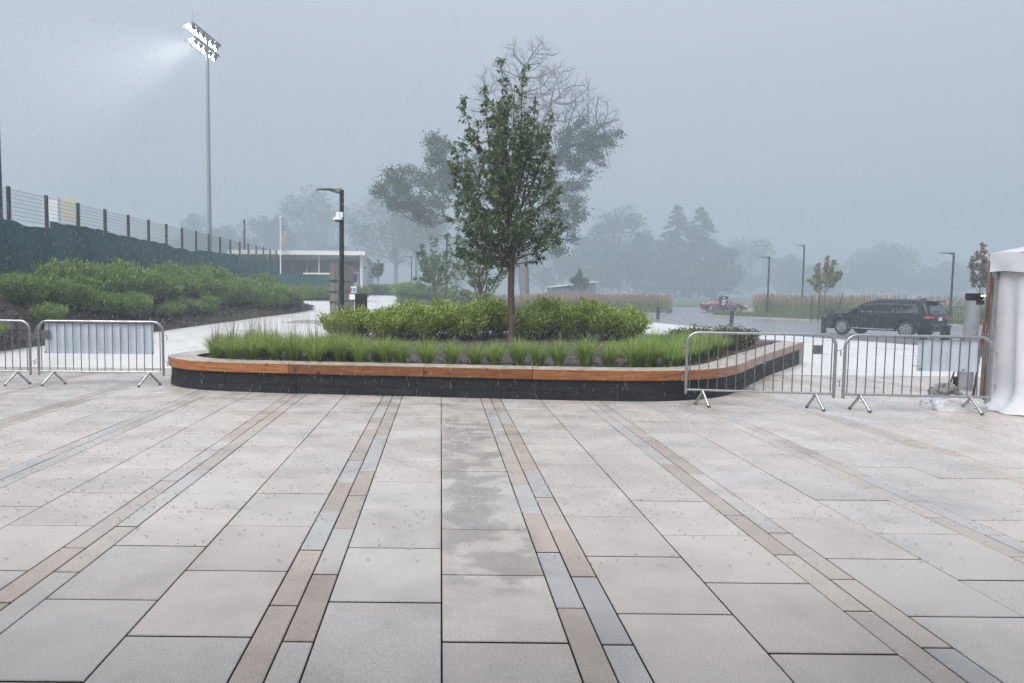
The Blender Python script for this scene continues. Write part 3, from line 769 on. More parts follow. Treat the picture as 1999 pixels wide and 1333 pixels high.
# ------------------------------------------------------------------ the planter's trees
TB = Vector((1.66, 17.3, .44))
tips = []
for px, py, dy in [(980,116,.0),(1021,127,.1),(948,172,-.2),(903,186,.1),(967,208,.3),(1046,192,.25),(1077,224,-.1),(933,236,.4),(1004,166,-.3),
                   (916,250,.2),(989,150,.2),(1062,262,.5),(889,286,-.2),(1092,368,.1),(1080,306,.3),(1032,232,-.4),(957,262,-.5),(1009,244,.5)]:
    tips.append(at(px, py, TB.y + dy))
rt = random.Random(21)
for k in range(80):
    a = rt.uniform(0, 6.283); h = rt.uniform(2.5, 5.6) if k > 30 else rt.uniform(1.95, 3.1)
    R = 1.40 * (min(1, max(0.2, (h - 1.35) / 1.35)) ** .5) * (1 - .42 * max(0, (h - 3.9) / 2.2)) * rt.uniform(.45, 1.03)
    tips.append(Vector((TB.x - .22 + R * math.cos(a), TB.y + R * math.sin(a), TB.z + h)))
shoot_tree(TB, tips, 4.3, .082, MAT['leaf_main'], MAT['bark_young'], .115, .046, twig=.34, per_twig=7, dens=12, droop=.8, start=.2, z_first=1.72,
           name='young_tree', label='dark leaved young tree with red brown trunk rising from the planter', lean=(-.12, 0))
p = at(935, 640, 24.5); p.z = gz(p.x, p.y)
tips = []
for k in range(34):
    a = rt.uniform(0, 6.283); h = rt.uniform(1.9, 4.3); R = 1.38 * min(1, (h - .9) / 1.5) ** .7 * (1 - .35*max(0, (h-3)/1.5)) * rt.uniform(.5, 1.03)
    tips.append(p + Vector((R*math.cos(a) - .05, R*math.sin(a), h)))
shoot_tree(p, tips, 3.2, .07, MAT['leaf_main'], MAT['bark'], .12, .05, per_twig=6, dens=9, z_first=1.1, label='smaller young tree half hidden behind the dark planter tree')
p = at(848, 590, 44.0); p.z = gz(p.x, p.y) + .1
tips = [p + Vector((rt.uniform(-.3, .5), rt.uniform(-.4, .4), 4.5)), p + Vector((-.75, 0, 4.0)), p + Vector((.1, .2, 4.4))]
for k in range(30):
    a = rt.uniform(0, 6.283); h = rt.uniform(1.7, 3.7); R = 1.3 * min(1, (h - .7) / 1.4) ** .7 * (1 - .4*max(0, (h-2.6)/1.4)) * rt.uniform(.5, 1.05)
    tips.append(p + Vector((R*math.cos(a), R*math.sin(a), h)))
shoot_tree(p, tips, 3.0, .06, MAT['leaf_main'], MAT['bark'], .17, .075, per_twig=6, dens=9, z_first=.95, label='slender young tree left of the planter tree beside a lamp post')

# half-dead oak behind
OY = 84.0; ob = at(1024, 575, OY); ob.z = gz(ob.x, ob.y)
def op(px, py, dy=0): q = at(px, py, OY + dy); return np.array([q.x - ob.x, q.y - ob.y, q.z - ob.z])
trunk = [op(1024, 575), op(1022, 520), op(1016, 470), op(1010, 420), op(1004, 370), op(1002, 330)]
limb_l = [op(985, 402, -1), op(940, 418, -2), op(905, 428, -3), op(870, 430, -3), op(842, 440, -4)]
limb_l2 = [op(980, 380, 2), op(935, 350, 3), op(890, 330, 3)]
limb_r = [op(1030, 390, 1), op(1060, 355, 2), op(1080, 310, 2), op(1105, 285, 3), op(1140, 282, 3)]
limb_r2 = [op(1045, 420, -2), op(1080, 395, -3), op(1105, 390, -4)]
lead = [op(1003, 300), op(1006, 260, 1), op(1010, 220, 1), op(1016, 180, 2), op(1020, 150, 2)]
lead2 = [op(1024, 320, -1), op(1040, 280, -2), op(1058, 240, -3), op(1074, 205, -3)]
lead3 = [op(985, 300, 1), op(972, 255, 2), op(962, 215, 2)]
def fan(n, ells):                                     # (px, py, half width px, half height px, depth m, centre dy)
    k = OY / FPX; w_ = np.array([e[2]*e[3] for e in ells], float); cnt = np.maximum(6, (w_/w_.sum()*n)).astype(int); out = []
    for e, c in zip(ells, cnt):
        d = RNG.normal(size=(c, 3)); d /= np.linalg.norm(d, axis=1, keepdims=True); d *= RNG.uniform(.1, 1, c)[:, None] ** .45
        out.append(op(e[0], e[1], e[5]) + d * np.array([e[2]*k, e[4], e[3]*k]))
    return np.concatenate(out)
bare = fan(2000, [(1030, 150, 75, 78, 3.2, 1), (960, 180, 42, 60, 2.5, 2), (1090, 190, 68, 60, 3.2, -2), (1140, 225, 58, 52, 3, 2), (1190, 245, 36, 40, 2.5, 2), (1015, 250, 70, 70, 3, 0), (1120, 390, 28, 30, 2, -4), (940, 220, 30, 40, 2, 2)])
leafy = fan(1700, [(1130, 275, 75, 42, 3.5, 2), (1165, 268, 45, 40, 2.5, 3), (1085, 340, 70, 60, 3.5, 1), (1145, 320, 42, 32, 2.5, 2), (1085, 430, 55, 70, 3.5, -3), (1100, 400, 40, 40, 2, -3),
                  (855, 290, 30, 45, 2.5, 3), (870, 335, 45, 40, 3, 2), (800, 345, 75, 28, 3.5, -3), (790, 385, 60, 38, 3.5, -4), (750, 350, 38, 24, 2.5, -4), (850, 380, 50, 45, 3, -2), (820, 425, 35, 22, 2, -4), (930, 350, 60, 60, 3, 2)])
nodes, par = colonize([trunk, (limb_l, trunk[3]), (limb_l2, trunk[4]), (limb_r, trunk[4]), (limb_r2, trunk[2]), (lead, trunk[5]), (lead2, trunk[5]), (lead3, trunk[5])],
                      np.concatenate([bare, leafy]), .42, 4.6, .78, 90)
print('oak nodes', len(nodes))
oak = thing('oak_tree', 'huge old tree with bare dead top branches behind the planter', 'tree', ob)
ome, wts = skeleton_mesh('branches', nodes, par, .035, 2.3, MAT['bark_grey'], .75)
link('branches', ome, oak)
# twigs fill the dead top, leaves the living limbs
d2 = lambda S, pts_: np.min(np.linalg.norm(pts_[:, None, :] - S[None, :, :], axis=2), axis=1)
leaf_sel = np.array([i for i in range(len(nodes)) if wts[i] <= 5])
dl = d2(leafy, nodes[leaf_sel]); db = d2(bare, nodes[leaf_sel])
live = leaf_sel[(dl < 1.2) & (dl < db * 1.15)]; live = live[RNG.random(len(live)) < .36]
Ps = []; 
for i in live:
    n = 74
    Ps.append(nodes[i] + RNG.normal(0, .36, (n, 3)) * np.array([1.2, 1.2, .75]))
P = np.concatenate(Ps); link('crown', leaf_mesh('crown', P, rdir(len(P), -.3), RNG.uniform(.18, .34, len(P)), RNG.uniform(.13, .22, len(P)), MAT['leaf_oak']), oak)
dead = leaf_sel[(db < dl) & (wts[leaf_sel] <= 2)]
mb = MB()
for i in dead:
    o_ = Vector(nodes[i]); 
    for _ in range(3):
        d = (o_ - Vector(nodes[par[i]])).normalized() + Vector((random.gauss(0,.6), random.gauss(0,.6), random.gauss(.15,.5)))
        l = random.uniform(.5, 1.15); mid = o_ + d.normalized()*l*.5 + Vector((0,0,random.uniform(-.05,.08)))
        mb.tube([o_, mid, mid + (d + Vector((random.gauss(0,.4), random.gauss(0,.4), .2))).normalized()*l*.5], [.019, .015, .011], 3, False)
link('twigs', mb.mesh('twigs', MAT['bark_grey']), oak)

# hazy trees beyond
def far_tree(px, ytop, Y, wpx, label, seed, kind='cloud', clear=.12, nleaf=4200, L=None, nclump=40, grp='hazy trees beyond the car park', **k):
    Y = min(350, Y * 1.65) if Y > 115 else Y
    b = at(px, 570, Y); b.z = gz(b.x, b.y) - .1; ht = at(px, ytop, Y).z - b.z; wd = wpx * Y / FPX
    if kind == 'cone': return conifer('conifer_tree', label, b, ht, wd, seed, grp, L=L or .0042*Y, n=nleaf)
    return cloud_tree('broadleaf_tree', label, b, ht, wd, seed, MAT['leaf_far'], MAT['bark_grey'], nleaf, L or .0036*Y, clear, nclump, grp, **k)
far_tree(772, 372, 120, 180, 'hazy broad tree with two pale trunks left of the big old tree', 31, clear=.30, nleaf=7000, nclump=60, L=.42)
far_tree(812, 400, 130, 120, 'tall hazy trunk tree just behind the broad pale one', 32, clear=.5, nleaf=3000)
far_tree(606, 376, 190, 150, 'highest far tree of the misty wood above the pale building', 33, nleaf=5000)
far_tree(662, 400, 195, 140, 'misty wood tree directly behind the near lamp post', 34)
far_tree(545, 420, 175, 90, 'misty wood tree right behind the flagpole', 35)
far_tree(505, 425, 185, 90, 'low misty tree behind the dark net pole', 36)
far_tree(440, 422, 190, 100, 'low misty tree right of the floodlight mast', 37)
far_tree(378, 418, 190, 90, 'low misty tree left of the floodlight mast', 38)
far_tree(1208, 408, 165, 130, 'rounded hazy broadleaf tree left of the twin conifers', 41, nleaf=7500, nclump=62, clear=.06)
far_tree(1160, 465, 172, 110, 'lower hazy tree left of the rounded broadleaf', 42, clear=.05)
far_tree(1318, 400, 160, 150, 'left pointed conifer of the hazy group', 43, 'cone', nleaf=12000)
far_tree(1364, 404, 155, 170, 'right pointed conifer of the hazy group', 44, 'cone', nleaf=14000)
far_tree(1268, 455, 170, 100, 'dark hazy tree between the rounded tree and the conifers', 45, clear=.05)
far_tree(1400, 478, 150, 90, 'low hazy tree at the right foot of the conifers', 46, clear=.04)
far_tree(1722, 486, 250, 140, 'faint round tree standing alone in the mist above the black car', 47, nleaf=5500, clear=.1)
far_tree(1465, 468, 235, 120, 'very faint tree behind the dark sign', 48)
far_tree(1540, 505, 200, 70, 'very faint slim tree left of the tall lamp', 49)
far_tree(1585, 520, 200, 60, 'very faint low tree behind the small maple', 50)
far_tree(1640, 515, 240, 90, 'faintest low tree left of the round misty tree', 51)
far_tree(1850, 520, 230, 120, 'faint low tree behind the right hand lamp', 52)
far_tree(1060, 470, 180, 120, 'misty tree behind the living side of the old tree', 53)
far_tree(900, 450, 175, 150, 'misty tree behind the planter tree', 54)
def small_maple(px, py, Y, ht, wpx, lm, label, seed, L=.17, stems=16, bar=MAT['bark']):
    b = at(px, py, Y); b.z = gz(b.x, b.y) + .05; wd = wpx * Y / FPX; rs = random.Random(seed); tips = []
    for k in range(stems):
        a = 6.283 * k / stems * 2.4; q = rs.uniform(.35, 1); h = ht * (1 - .42 * q * q) * rs.uniform(.9, 1.0); R = wd * .5 * q
        tips.append(b + Vector((R * math.cos(a), R * .8 * math.sin(a), h)))
    tips.append(b + Vector((.05, 0, ht)))
    return shoot_tree(b, tips, ht * .7, .035, lm, bar, L, L * .8, twig=.30, per_twig=9, dens=11, droop=.15, start=.3, z_first=ht * .36, name='maple_sapling', label=label)
small_maple(1609, 600, 56, 4.75, 76, MAT['leaf_maple'], 'yellow green staked sapling above the reeds left of the black car', 5)
small_maple(1910, 610, 40, 4.7, 70, MAT['leaf_red'], 'bronze leaved sapling right beside the tent corner', 6, .15, 9)
small_maple(738, 574, 78, 3.6, 34, MAT['leaf_pale'], 'pale sapling by the right end of the building', 8, .15)
small_maple(1130, 572, 92, 4.6, 44, MAT['leaf_pale'], 'pale sapling in front of the white roofed shed', 9, .2)
# stakes round the maple
for px, top, dx in ((1584, 576, 0), (1598, 574, 0), (1630, 572, .55)):
    b = at(px, 606, 55.5); b.z = gz(b.x, b.y); h = at(px, top, 55.5).z - b.z
    o = tag(link('tree_stake', MB().tube([(0, 0, -.2), (dx, 0, h)], .045, 6).mesh('tree_stake', MAT['post'], 1), None, b),
            {1584: 'left short stake beside the yellow green sapling', 1598: 'middle upright stake beside the yellow green sapling', 1630: 'leaning stake right of the yellow green sapling'}[px], 'stake', 'stakes round the sapling')

# ------------------------------------------------------------------ shrubs and grasses of the planter
sh_bright = [make_shrub(s, MAT['leaf_bright'], 1.25, .82, 4200, .095, .042, .7, 60) for s in (1, 2, 3, 4)]
sh_bank = [make_shrub(s, MAT['leaf_bank'], 1.6, 1.15, 3600, .13, .05, .55, 60) for s in (11, 12, 13, 14)]
sh_dark = [make_shrub(s, MAT['leaf_dark'], .8, .55, 1100, .075, .03, .6, 26) for s in (21, 22)]
SHL = 'bright green leafy shrub in the hedge behind the planter tree'
for px, Y, s, lb in [(668, 17.9, .82, 'leftmost bright green shrub of the planter, in front of the lamp post'), (700, 18.4, .80, SHL), (752, 17.8, .78, SHL), (790, 18.6, .98, SHL), (826, 17.9, .86, SHL), (866, 18.5, .98, SHL), (905, 18.0, .88, SHL),
                     (948, 18.6, .98, SHL), (985, 18.9, .92, SHL), (1030, 18.3, .92, SHL), (1062, 19.0, 1.0, SHL), (1100, 18.4, .92, SHL), (1140, 18.9, .95, SHL), (1180, 18.4, .88, SHL), (1218, 18.8, .88, SHL),
                     (1228, 18.2, .80, 'rightmost bright green shrub of the planter hedge')]:
    if lb == SHL:
        k_ = [700, 752, 790, 826, 866, 905, 948, 985, 1030, 1062, 1100, 1140, 1180, 1218].index(px)
        lb = 'bright green hedge shrub, %s left of the planter tree trunk' % ['first', 'second', 'third', 'fourth', 'fifth', 'sixth', 'seventh', 'eighth'][7 - k_] if k_ < 8 else 'bright green hedge shrub, %s right of the planter tree trunk' % ['first', 'second', 'third', 'fourth', 'fifth', 'sixth'][k_ - 8]
    q = at(px, 640, Y); place_shrub(sh_bright, (q.x, Y, .43), (s * 1.02, s * random.uniform(1.0, 1.18)), lb, 'bright shrubs in the planter')
ORD5 = ['first', 'second', 'third', 'fourth', 'fifth']
for i, (px, Y, s) in enumerate([(1330, 15.7, .82), (1360, 15.9, .88), (1395, 16.0, .82), (1424, 15.9, .90), (1450, 16.2, .86)]):
    q = at(px, 650, Y); place_shrub(sh_dark, (q.x, Y, .43), s, ORD5[i] + ' low dark evergreen shrub from the left at the right end of the planter', 'dark evergreens in the planter')
def tuft_mesh(seed, n=340, h=.43, m=None, spread=.95, wd=.008, name='blades'):
    rr_ = np.random.default_rng(seed); V, Q = [], []
    a = rr_.uniform(0, 6.283, n); l = rr_.uniform(.65, 1.1, n) * h; sp = rr_.uniform(.1, 1, n) * spread; r0 = rr_.uniform(0, .07, n)
    ts = np.array([0, .4, .75, 1.0]); k = 0
    for i in range(n):
        d = np.array([math.cos(a[i]), math.sin(a[i]), 0]); s = np.array([-d[1], d[0], 0]); row = []
        for t in ts:
            p = d * (r0[i] + l[i] * sp[i] * t ** 1.6) + np.array([0, 0, l[i] * (t - .30 * sp[i] * t ** 2.4)])
            w_ = wd * (1 - t) ** .7 + .0012; row += [p - s * w_ / 2, p + s * w_ / 2]
        V += row
        for j in range(3): Q.append((k+2*j, k+2*j+1, k+2*j+3, k+2*j+2))
        k += 8
    return np_mesh(name, V, Q, m or MAT['grass'])
tufts = [tuft_mesh(s, spread=.8 + .1*s) for s in (1, 2, 3, 4)]
tufts_tall = [tuft_mesh(s, 26, .78, MAT['straw'], .30, .005, 'seed_stalks') for s in (5, 6)]
TL = 'green ornamental grass tuft along the front edge of the planter'
def tuft(x, y, s, label, stalks=False, z=.43):
    t = thing('grass_tuft', label, 'grass', (x, y, z), random.uniform(0, 6.28), 'ornamental grass tufts in the planter'); t.scale = (s, s, s * random.uniform(.9, 1.1))
    link('blades', tufts[random.randrange(4)], t)
    if stalks: link('seed_stalks', tufts_tall[random.randrange(2)], t)
rg = random.Random(17)
n_t = 0
for x, y in ((-3.95, 12.95), (-4.02, 13.4), (-3.75, 13.25), (-3.9, 13.9), (-3.55, 13.8), (-3.6, 14.4)): tuft(x, y, rg.uniform(.9, 1.15), 'grass tuft at the rounded left end of the planter', True)
ORD = 'first second third fourth fifth sixth seventh eighth ninth tenth eleventh twelfth thirteenth fourteenth fifteenth sixteenth seventeenth eighteenth nineteenth twentieth'.split(); ORD += ['twenty ' + o_ for o_ in ORD[:9]]
for x in np.arange(-3.55, 5.6, .37):
    yb = 12.05 if x > -1 else 12.05 + (-1 - x) * .16
    if x > 3.9: yb = 12.3 + (x - 3.9) * 1.35
    tuft(x + rg.uniform(-.07, .07), yb + rg.uniform(-.05, .12) + .12, rg.uniform(1.0, 1.3), ORD[n_t] + ' grass tuft from the left along the planter front edge'); n_t += 1
    if x < -1.2 or x > 3.0: tuft(x + .2 + rg.uniform(-.08, .08), yb + .62 + rg.uniform(-.1, .1), rg.uniform(1.0, 1.25), TL, x < -1.2)
    if x < -1.6 and x > -3.5: tuft(x + rg.uniform(-.08, .08), yb + 1.15 + rg.uniform(-.1, .1), rg.uniform(1.0, 1.25), TL, True)
    if x > 4.6: tuft(x + rg.uniform(-.08, .08), yb + 1.1 + rg.uniform(-.1, .1), rg.uniform(.9, 1.1), TL)
for k in range(26):
    t_ = k / 25; x = 5.2 + 2.5 * t_ + rg.uniform(-.25, .15) - .35; y = 14.0 + 3.7 * t_ + rg.uniform(-.2, .2)
    tuft(x - .25, y, rg.uniform(.85, 1.15), 'green grass tuft behind the right hand slope of the bench')
    if k % 2: tuft(x - .9, y + .1, rg.uniform(.9, 1.2), 'green grass tuft behind the right hand slope of the bench')
for k in range(10):
    tuft(rg.uniform(3.2, 5.0), rg.uniform(13.7, 15.2), rg.uniform(.65, .85), 'green grass tuft in front of the low dark evergreens')

# ------------------------------------------------------------------ shrubs on the bank and the islands
BL = 'leafy green shrub in the thicket on the bank below the green fence'
spots = []
for px, Y, dx in [(18, 19.5, 0), (60, 19.0, 0), (40, 21.5, 0)]: spots.append((px, Y, .75))
for k in range(16): spots.append((105 + k * 23 + rg.uniform(-8, 8), 23.6 + k * .28, 1.02))
for k in range(15): spots.append((120 + k * 24 + rg.uniform(-8, 8), 22.3 + k * .42, .86))
for k in range(12): spots.append((330 + k * 20, 31 + k * .8, 1.05))
for k in range(12): spots.append((350 + k * 21, 29.0 + k * .95, .95))
for k in range(9): spots.append((440 + k * 18, 28.5 + k * 1.35, .80))
for k in range(6): spots.append((500 + k * 16, 32 + k * 1.5, .75))
for px, Y in [(15, 18.2), (55, 17.6), (95, 20.5), (130, 21), (60, 23.5), (10, 22.5)]: spots.append((px, Y, .6))
for k in range(12): spots.append((30 + k * 22 + rg.uniform(-9, 9), 20.6 + k * .36, .69))
for k in range(8): spots.append((250 + k * 30 + rg.uniform(-9, 9), 24.6 + k * .8, .60))
nb = 0
for px, Y, s in spots:
    q = at(px, 560, Y); x = q.x
    if x < -14.3: x = -14.3 + rg.uniform(0, .5)
    mg = (1.7 if s > .7 else .55) if Y < 30 else (1.1 if Y < 34 else .6)
    if x > bank_x(Y) - mg: x = bank_x(Y) - mg - rg.uniform(0, .4)
    place_shrub(sh_bank, (x, Y, bank_z(x, Y) + .02), (s * rg.uniform(.8, 1.1), s * rg.uniform(.62, 1.15)), BL, 'shrubs on the bank'); nb += 1
for k in range(9):
    q = at(20 + k * 9, 600, 17.2 + rg.uniform(-1, 1.2)); x = min(q.x, bank_x(q.y) - .3)
    t = thing('grass_tuft', 'grass tuft on the mulch at the foot of the bank behind the left barriers', 'grass', (x, q.y, bank_z(x, q.y)), 0, 'grass tufts at the bank foot'); t.scale = (1.3,) * 3
    link('blades', tufts[k % 4], t)
# shrubs below the frontal green fence and beside the building
for k in range(10):
    x = -11.6 + k * .62; y = 55.5 + rg.uniform(-.4, .4)
    place_shrub(sh_bank, (x, y, gz(x, y) - .02), (1.0, .95), 'shrub at the foot of the green fence by the building', 'shrubs below the cross fence')
for k in range(4):
    x = -7.0 + k * .62; y = 76 + rg.uniform(-.4, .4)
    place_shrub(sh_bank, (x, y, gz(x, y) - .02), (1.2, .95), 'shrub at the right corner of the pale building', 'shrubs by the building corner')

# central island, right island: grassy ground, reeds, low shrubs
def island(name, near, far, kerb=True):
    """planted island: 'near' and 'far' edges as plan polylines of equal length"""
    mb = MB(); P = []
    for a, b in zip(near, far):
        P.append([(a[0]+(b[0]-a[0])*j/8, a[1]+(b[1]-a[1])*j/8, gz(a[0]+(b[0]-a[0])*j/8, a[1]+(b[1]-a[1])*j/8) + (.12 if 0 < j < 8 else .10)) for j in range(9)])
    mb.grid(P); o = struct(name, mb.mesh(name, MAT['lawn'], 1.0))
    if kerb:
        m2 = MB(); e = [Vector(p) for p in near]
        for i in range(len(e) - 1):
            mm = ribbon_band([e[i], e[i+1]], -0.15, 0.02, gz(e[i].x, e[i].y) - .1, gz(e[i].x, e[i].y) + .135)
            link('kerb_stone', mm.mesh('kerb_stone', MAT['kerb']), o)
    return o
near1 = [(21.2 - k * 1.36, 69.5 - 14.5 * sstep(0, 1, k / 18)) for k in range(19)]
far1 = [(x * 1.22 + 1, y + 16) for x, y in near1]
island('central_island', near1, far1)
near2 = [(75, 35), (62, 37.5), (50, 40), (42, 43), (36.5, 46.5), (32.5, 50.5), (29.2, 54.5), (26.6, 58.5), (24.6, 62), (23.8, 64.2), (24.3, 65.6)]
far2 = [(80, 60), (70, 61), (60, 62), (52, 63), (46, 64), (40, 66), (35, 67), (31, 68), (28, 69), (26, 68.5), (25, 66.6)]
island('car_park_island', near2, far2)
def reeds(name, pts, h, label, plume=.9, bw=.022, bpp=7):
    n = len(pts); P = np.repeat(np.array(pts), bpp, 0); m = len(P); P[:, :2] += RNG.normal(0, .12, (m, 2))
    hh = RNG.uniform(.65, 1.1, m) * h; lean = RNG.normal(0, .12, (m, 2)); a = RNG.uniform(0, 3.14, m)
    s = np.stack([np.cos(a), np.sin(a), np.zeros(m)], 1) * bw / 2; top = P + np.concatenate([lean * hh[:, None], hh[:, None]], 1)
    V = np.stack([P - s, P + s, top + s * .3, top - s * .3], 1).reshape(-1, 3)
    o = link(name, np_mesh(name, V, np.arange(4*m).reshape(-1, 4), MAT['reed'])); tag(o, label, 'grass', kind='stuff')
    if plume:
        k = RNG.random(m) < plume * .35; Q = top[k]; mm = len(Q)
        D = np.concatenate([RNG.normal(0, .12, (mm, 2)), np.ones((mm, 1))], 1)
        c = link('plumes', leaf_mesh('plumes', Q - D * .12, D, RNG.uniform(.28, .5, mm) * (h/1.2), RNG.uniform(.05, .085, mm) * 1.1, MAT['plume']), o); c['kind'] = 'stuff'
    return o
def strip_pts(near, far, i0, i1, f0, f1, n):
    out = []
    for _ in range(n):
        k = rg.uniform(i0, i1 - .001); i = int(k); t = k - i; f = rg.uniform(f0, f1)
        ax, ay = near[i][0]+(near[i+1][0]-near[i][0])*t, near[i][1]+(near[i+1][1]-near[i][1])*t
        bx, by = far[i][0]+(far[i+1][0]-far[i][0])*t, far[i][1]+(far[i+1][1]-far[i][1])*t
        x, y = ax+(bx-ax)*f, ay+(by-ay)*f; out.append((x, y, gz(x, y) + .10))
    return out
reeds('reed_grass', strip_pts(near1, far1, 0, 11, .05, .6, 1500), 1.35, 'long bed of reddish plumed reeds across the road behind the planter', .95)
reeds('reed_grass', strip_pts(near1, far1, 8, 17, .3, .9, 700), 1.15, 'paler reeds on the left part of the middle island', .7)
reeds('reed_grass', strip_pts(near2, far2, 5.6, 7.6, .25, .75, 340), 1.5, 'tall thin reeds around the lamp behind the dark sign', 1.0)
reeds('reed_grass', strip_pts(near2, far2, 3.2, 5.8, .45, .95, 420), 1.5, 'tall tan reeds behind the black car bonnet', 1.0)
reeds('low_grass', strip_pts(near2, far2, .5, 10, .015, .35, 2600), .42, 'short rough grass along the kerb of the car park island', 0, .03)
reeds('low_grass', strip_pts(near1, far1, 0, 18, .01, .12, 1300), .38, 'short rough grass along the kerb of the middle island', 0, .03)
for k in range(13):
    q = strip_pts(near2, far2, 2.6, 6.0, .22, .48, 1)[0]
    place_shrub(sh_bank, q, (1.15, .95), 'low green shrub in front of the reeds left of the black car', 'shrubs on the car park island')
for k in range(10):
    q = strip_pts(near2, far2, .6, 2.6, .12, .4, 1)[0]
    place_shrub(sh_bank, q, (1.15, 1.0), 'low green shrub below the railing right of the black car', 'shrubs below the railing')
for k in range(15):
    q = strip_pts(near1, far1, 13.4, 17.8, .08, .5, 1)[0]
    place_shrub(sh_bank, q, (1.35, 1.15), 'light green shrub on the middle island by the paved walk', 'shrubs on the middle island')

# ------------------------------------------------------------------ street furniture
def barrier(name_label, p0, p1, hook_l=True, plate=None, brace=None, group='crowd barriers', foot_flip=1):
    p0, p1 = Vector(p0), Vector(p1); d = p1 - p0; Lw = d.length; t = thing('crowd_barrier', name_label, 'barrier', (*p0, 0), math.atan2(d.y, d.x), group)
    R = .021; zt, zb, rc = 1.08, .235, .16
    fr = [(R, 0, zb - .06), (R, 0, zt - rc)] + [(R + rc - rc*math.cos(a), 0, zt - rc + rc*math.sin(a)) for a in np.linspace(.2, math.pi/2, 6)]
    fr += [(Lw - x, 0, z) for x, y, z in reversed(fr)]
    link('frame', MB().tube(fr, R, 10).mesh('frame', MAT['galv'], .8), t)
    link('bottom_rail', MB().tube([(R, 0, zb), (Lw - R, 0, zb)], .017, 8).mesh('bottom_rail', MAT['galv'], .8), t)
    n = 15; sp = (Lw - .14) / n
    bme = MB().tube([(0, 0, zb + .005), (0, 0, zt - .015)], .0075, 6).mesh('bar', MAT['steel_dark'], .8)
    for k in range(n + 1):
        o = link('bar', bme, t, (.07 + sp * k, 0, 0))
        if k in (0, n): o.scale = (1, 1, .96)
    for s in (.26, Lw - .26):
        for e in (-1, 1):
            fo = link('foot', MB().tube([(s, 0, zb - .012), (s + e*.125*foot_flip, e * .14, .016)], .019, 8).mesh('foot', MAT['galv'], .8), t)
            link('foot_cap', MB().tube([(s + e*.121*foot_flip, e*.135, .024), (s + e*.128*foot_flip, e*.143, 0.004)], .023, 8).mesh('foot_cap', MAT['black'], .8), fo)
        link('foot_brace', MB().tube([(s - .075*foot_flip, -.078, zb*.45), (s + .055*foot_flip, .057, zb*.6)], .005, 5).mesh('foot_brace', MAT['galv']), t)
    for zz in (.42, .86):
        link('hook', MB().tube([(Lw - R, 0, zz), (Lw + .045, 0, zz), (Lw + .05, 0, zz - .08)], .007, 6).mesh('hook', MAT['galv']), t)
        if hook_l: link('eye', MB().tube([(R, 0, zz + .02), (-.035, 0, zz + .02), (-.035, 0, zz - .05), (R, 0, zz - .05)], .006, 6).mesh('eye', MAT['galv']), t)
    k = n // 2; link('cross_tie', MB().tube([(.07 + sp*k, 0, .66), (.07 + sp*(k+1), 0, .66)], .006, 6).mesh('cross_tie', MAT['galv']), t)
    if plate:
        x = .07 + sp * plate; link('plate', MB().box(x, x + sp, -.004, .004, .80, .93).mesh('plate', MAT['steel_dark']), t)
    return t, sp
bl0, _ = barrier('crowd barrier cut off by the left picture edge', (-8.92, 12.48), (-6.83, 12.30))
bl1, spl = barrier('crowd barrier with a wide white board left of the planter', (-6.76, 12.36), (-4.63, 12.36), plate=.1)
br0, _ = barrier('crowd barrier standing against the right corner of the planter bench', (3.60, 10.83), (5.66, 10.52), plate=13, foot_flip=-.55)
br1, spr = barrier('crowd barrier with a white board beside the tent', (5.74, 10.50), (7.74, 10.32), plate=14, foot_flip=-.6)
def board(parent_p, ang, x0, x1, z0, z1, label, ties):
    t = thing('white_board', label, 'board', (*parent_p, z0), ang, 'white boards tied to the barriers')
    mb = MB(); P = []
    for i in range(25):
        x = x0 + (x1-x0)*i/24; P.append([(x, .034 + .006*math.sin(i*1.05) + .004*math.sin(j*1.3), (z1-z0)*j/6) for j in range(7)])
    mb.grid(P); b2 = MB().grid([[(x, y + .006, z) for x, y, z in r] for r in P])
    mb.add(b2.v, [tuple(reversed(f)) for f in b2.f])
    link('panel', mb.mesh('panel', MAT['banner'], 1.0), t)
    for x, z in ties: link('cable_tie', MB().tube([(x, .045, z), (x, -.028, z + .01), (x + .01, -.03, z + .03), (x, .045, z+.02)], .004, 5).mesh('cable_tie', MAT['black']), t)
board((-6.76, 12.36), 0, .11, 1.94, .535, 1.045, 'wide white board tied behind the left crowd barrier', [(.12, .51), (1.93, .51), (.13, .01), (1.93, .01)])
board((5.74, 10.50), math.atan2(-.18, 2), 1.02, 1.85, .585, 1.03, 'white board tied to the barrier in front of the tent', [(1.04, .44), (1.32, .44), (1.6, .44), (1.05, .01), (1.62, .01)])

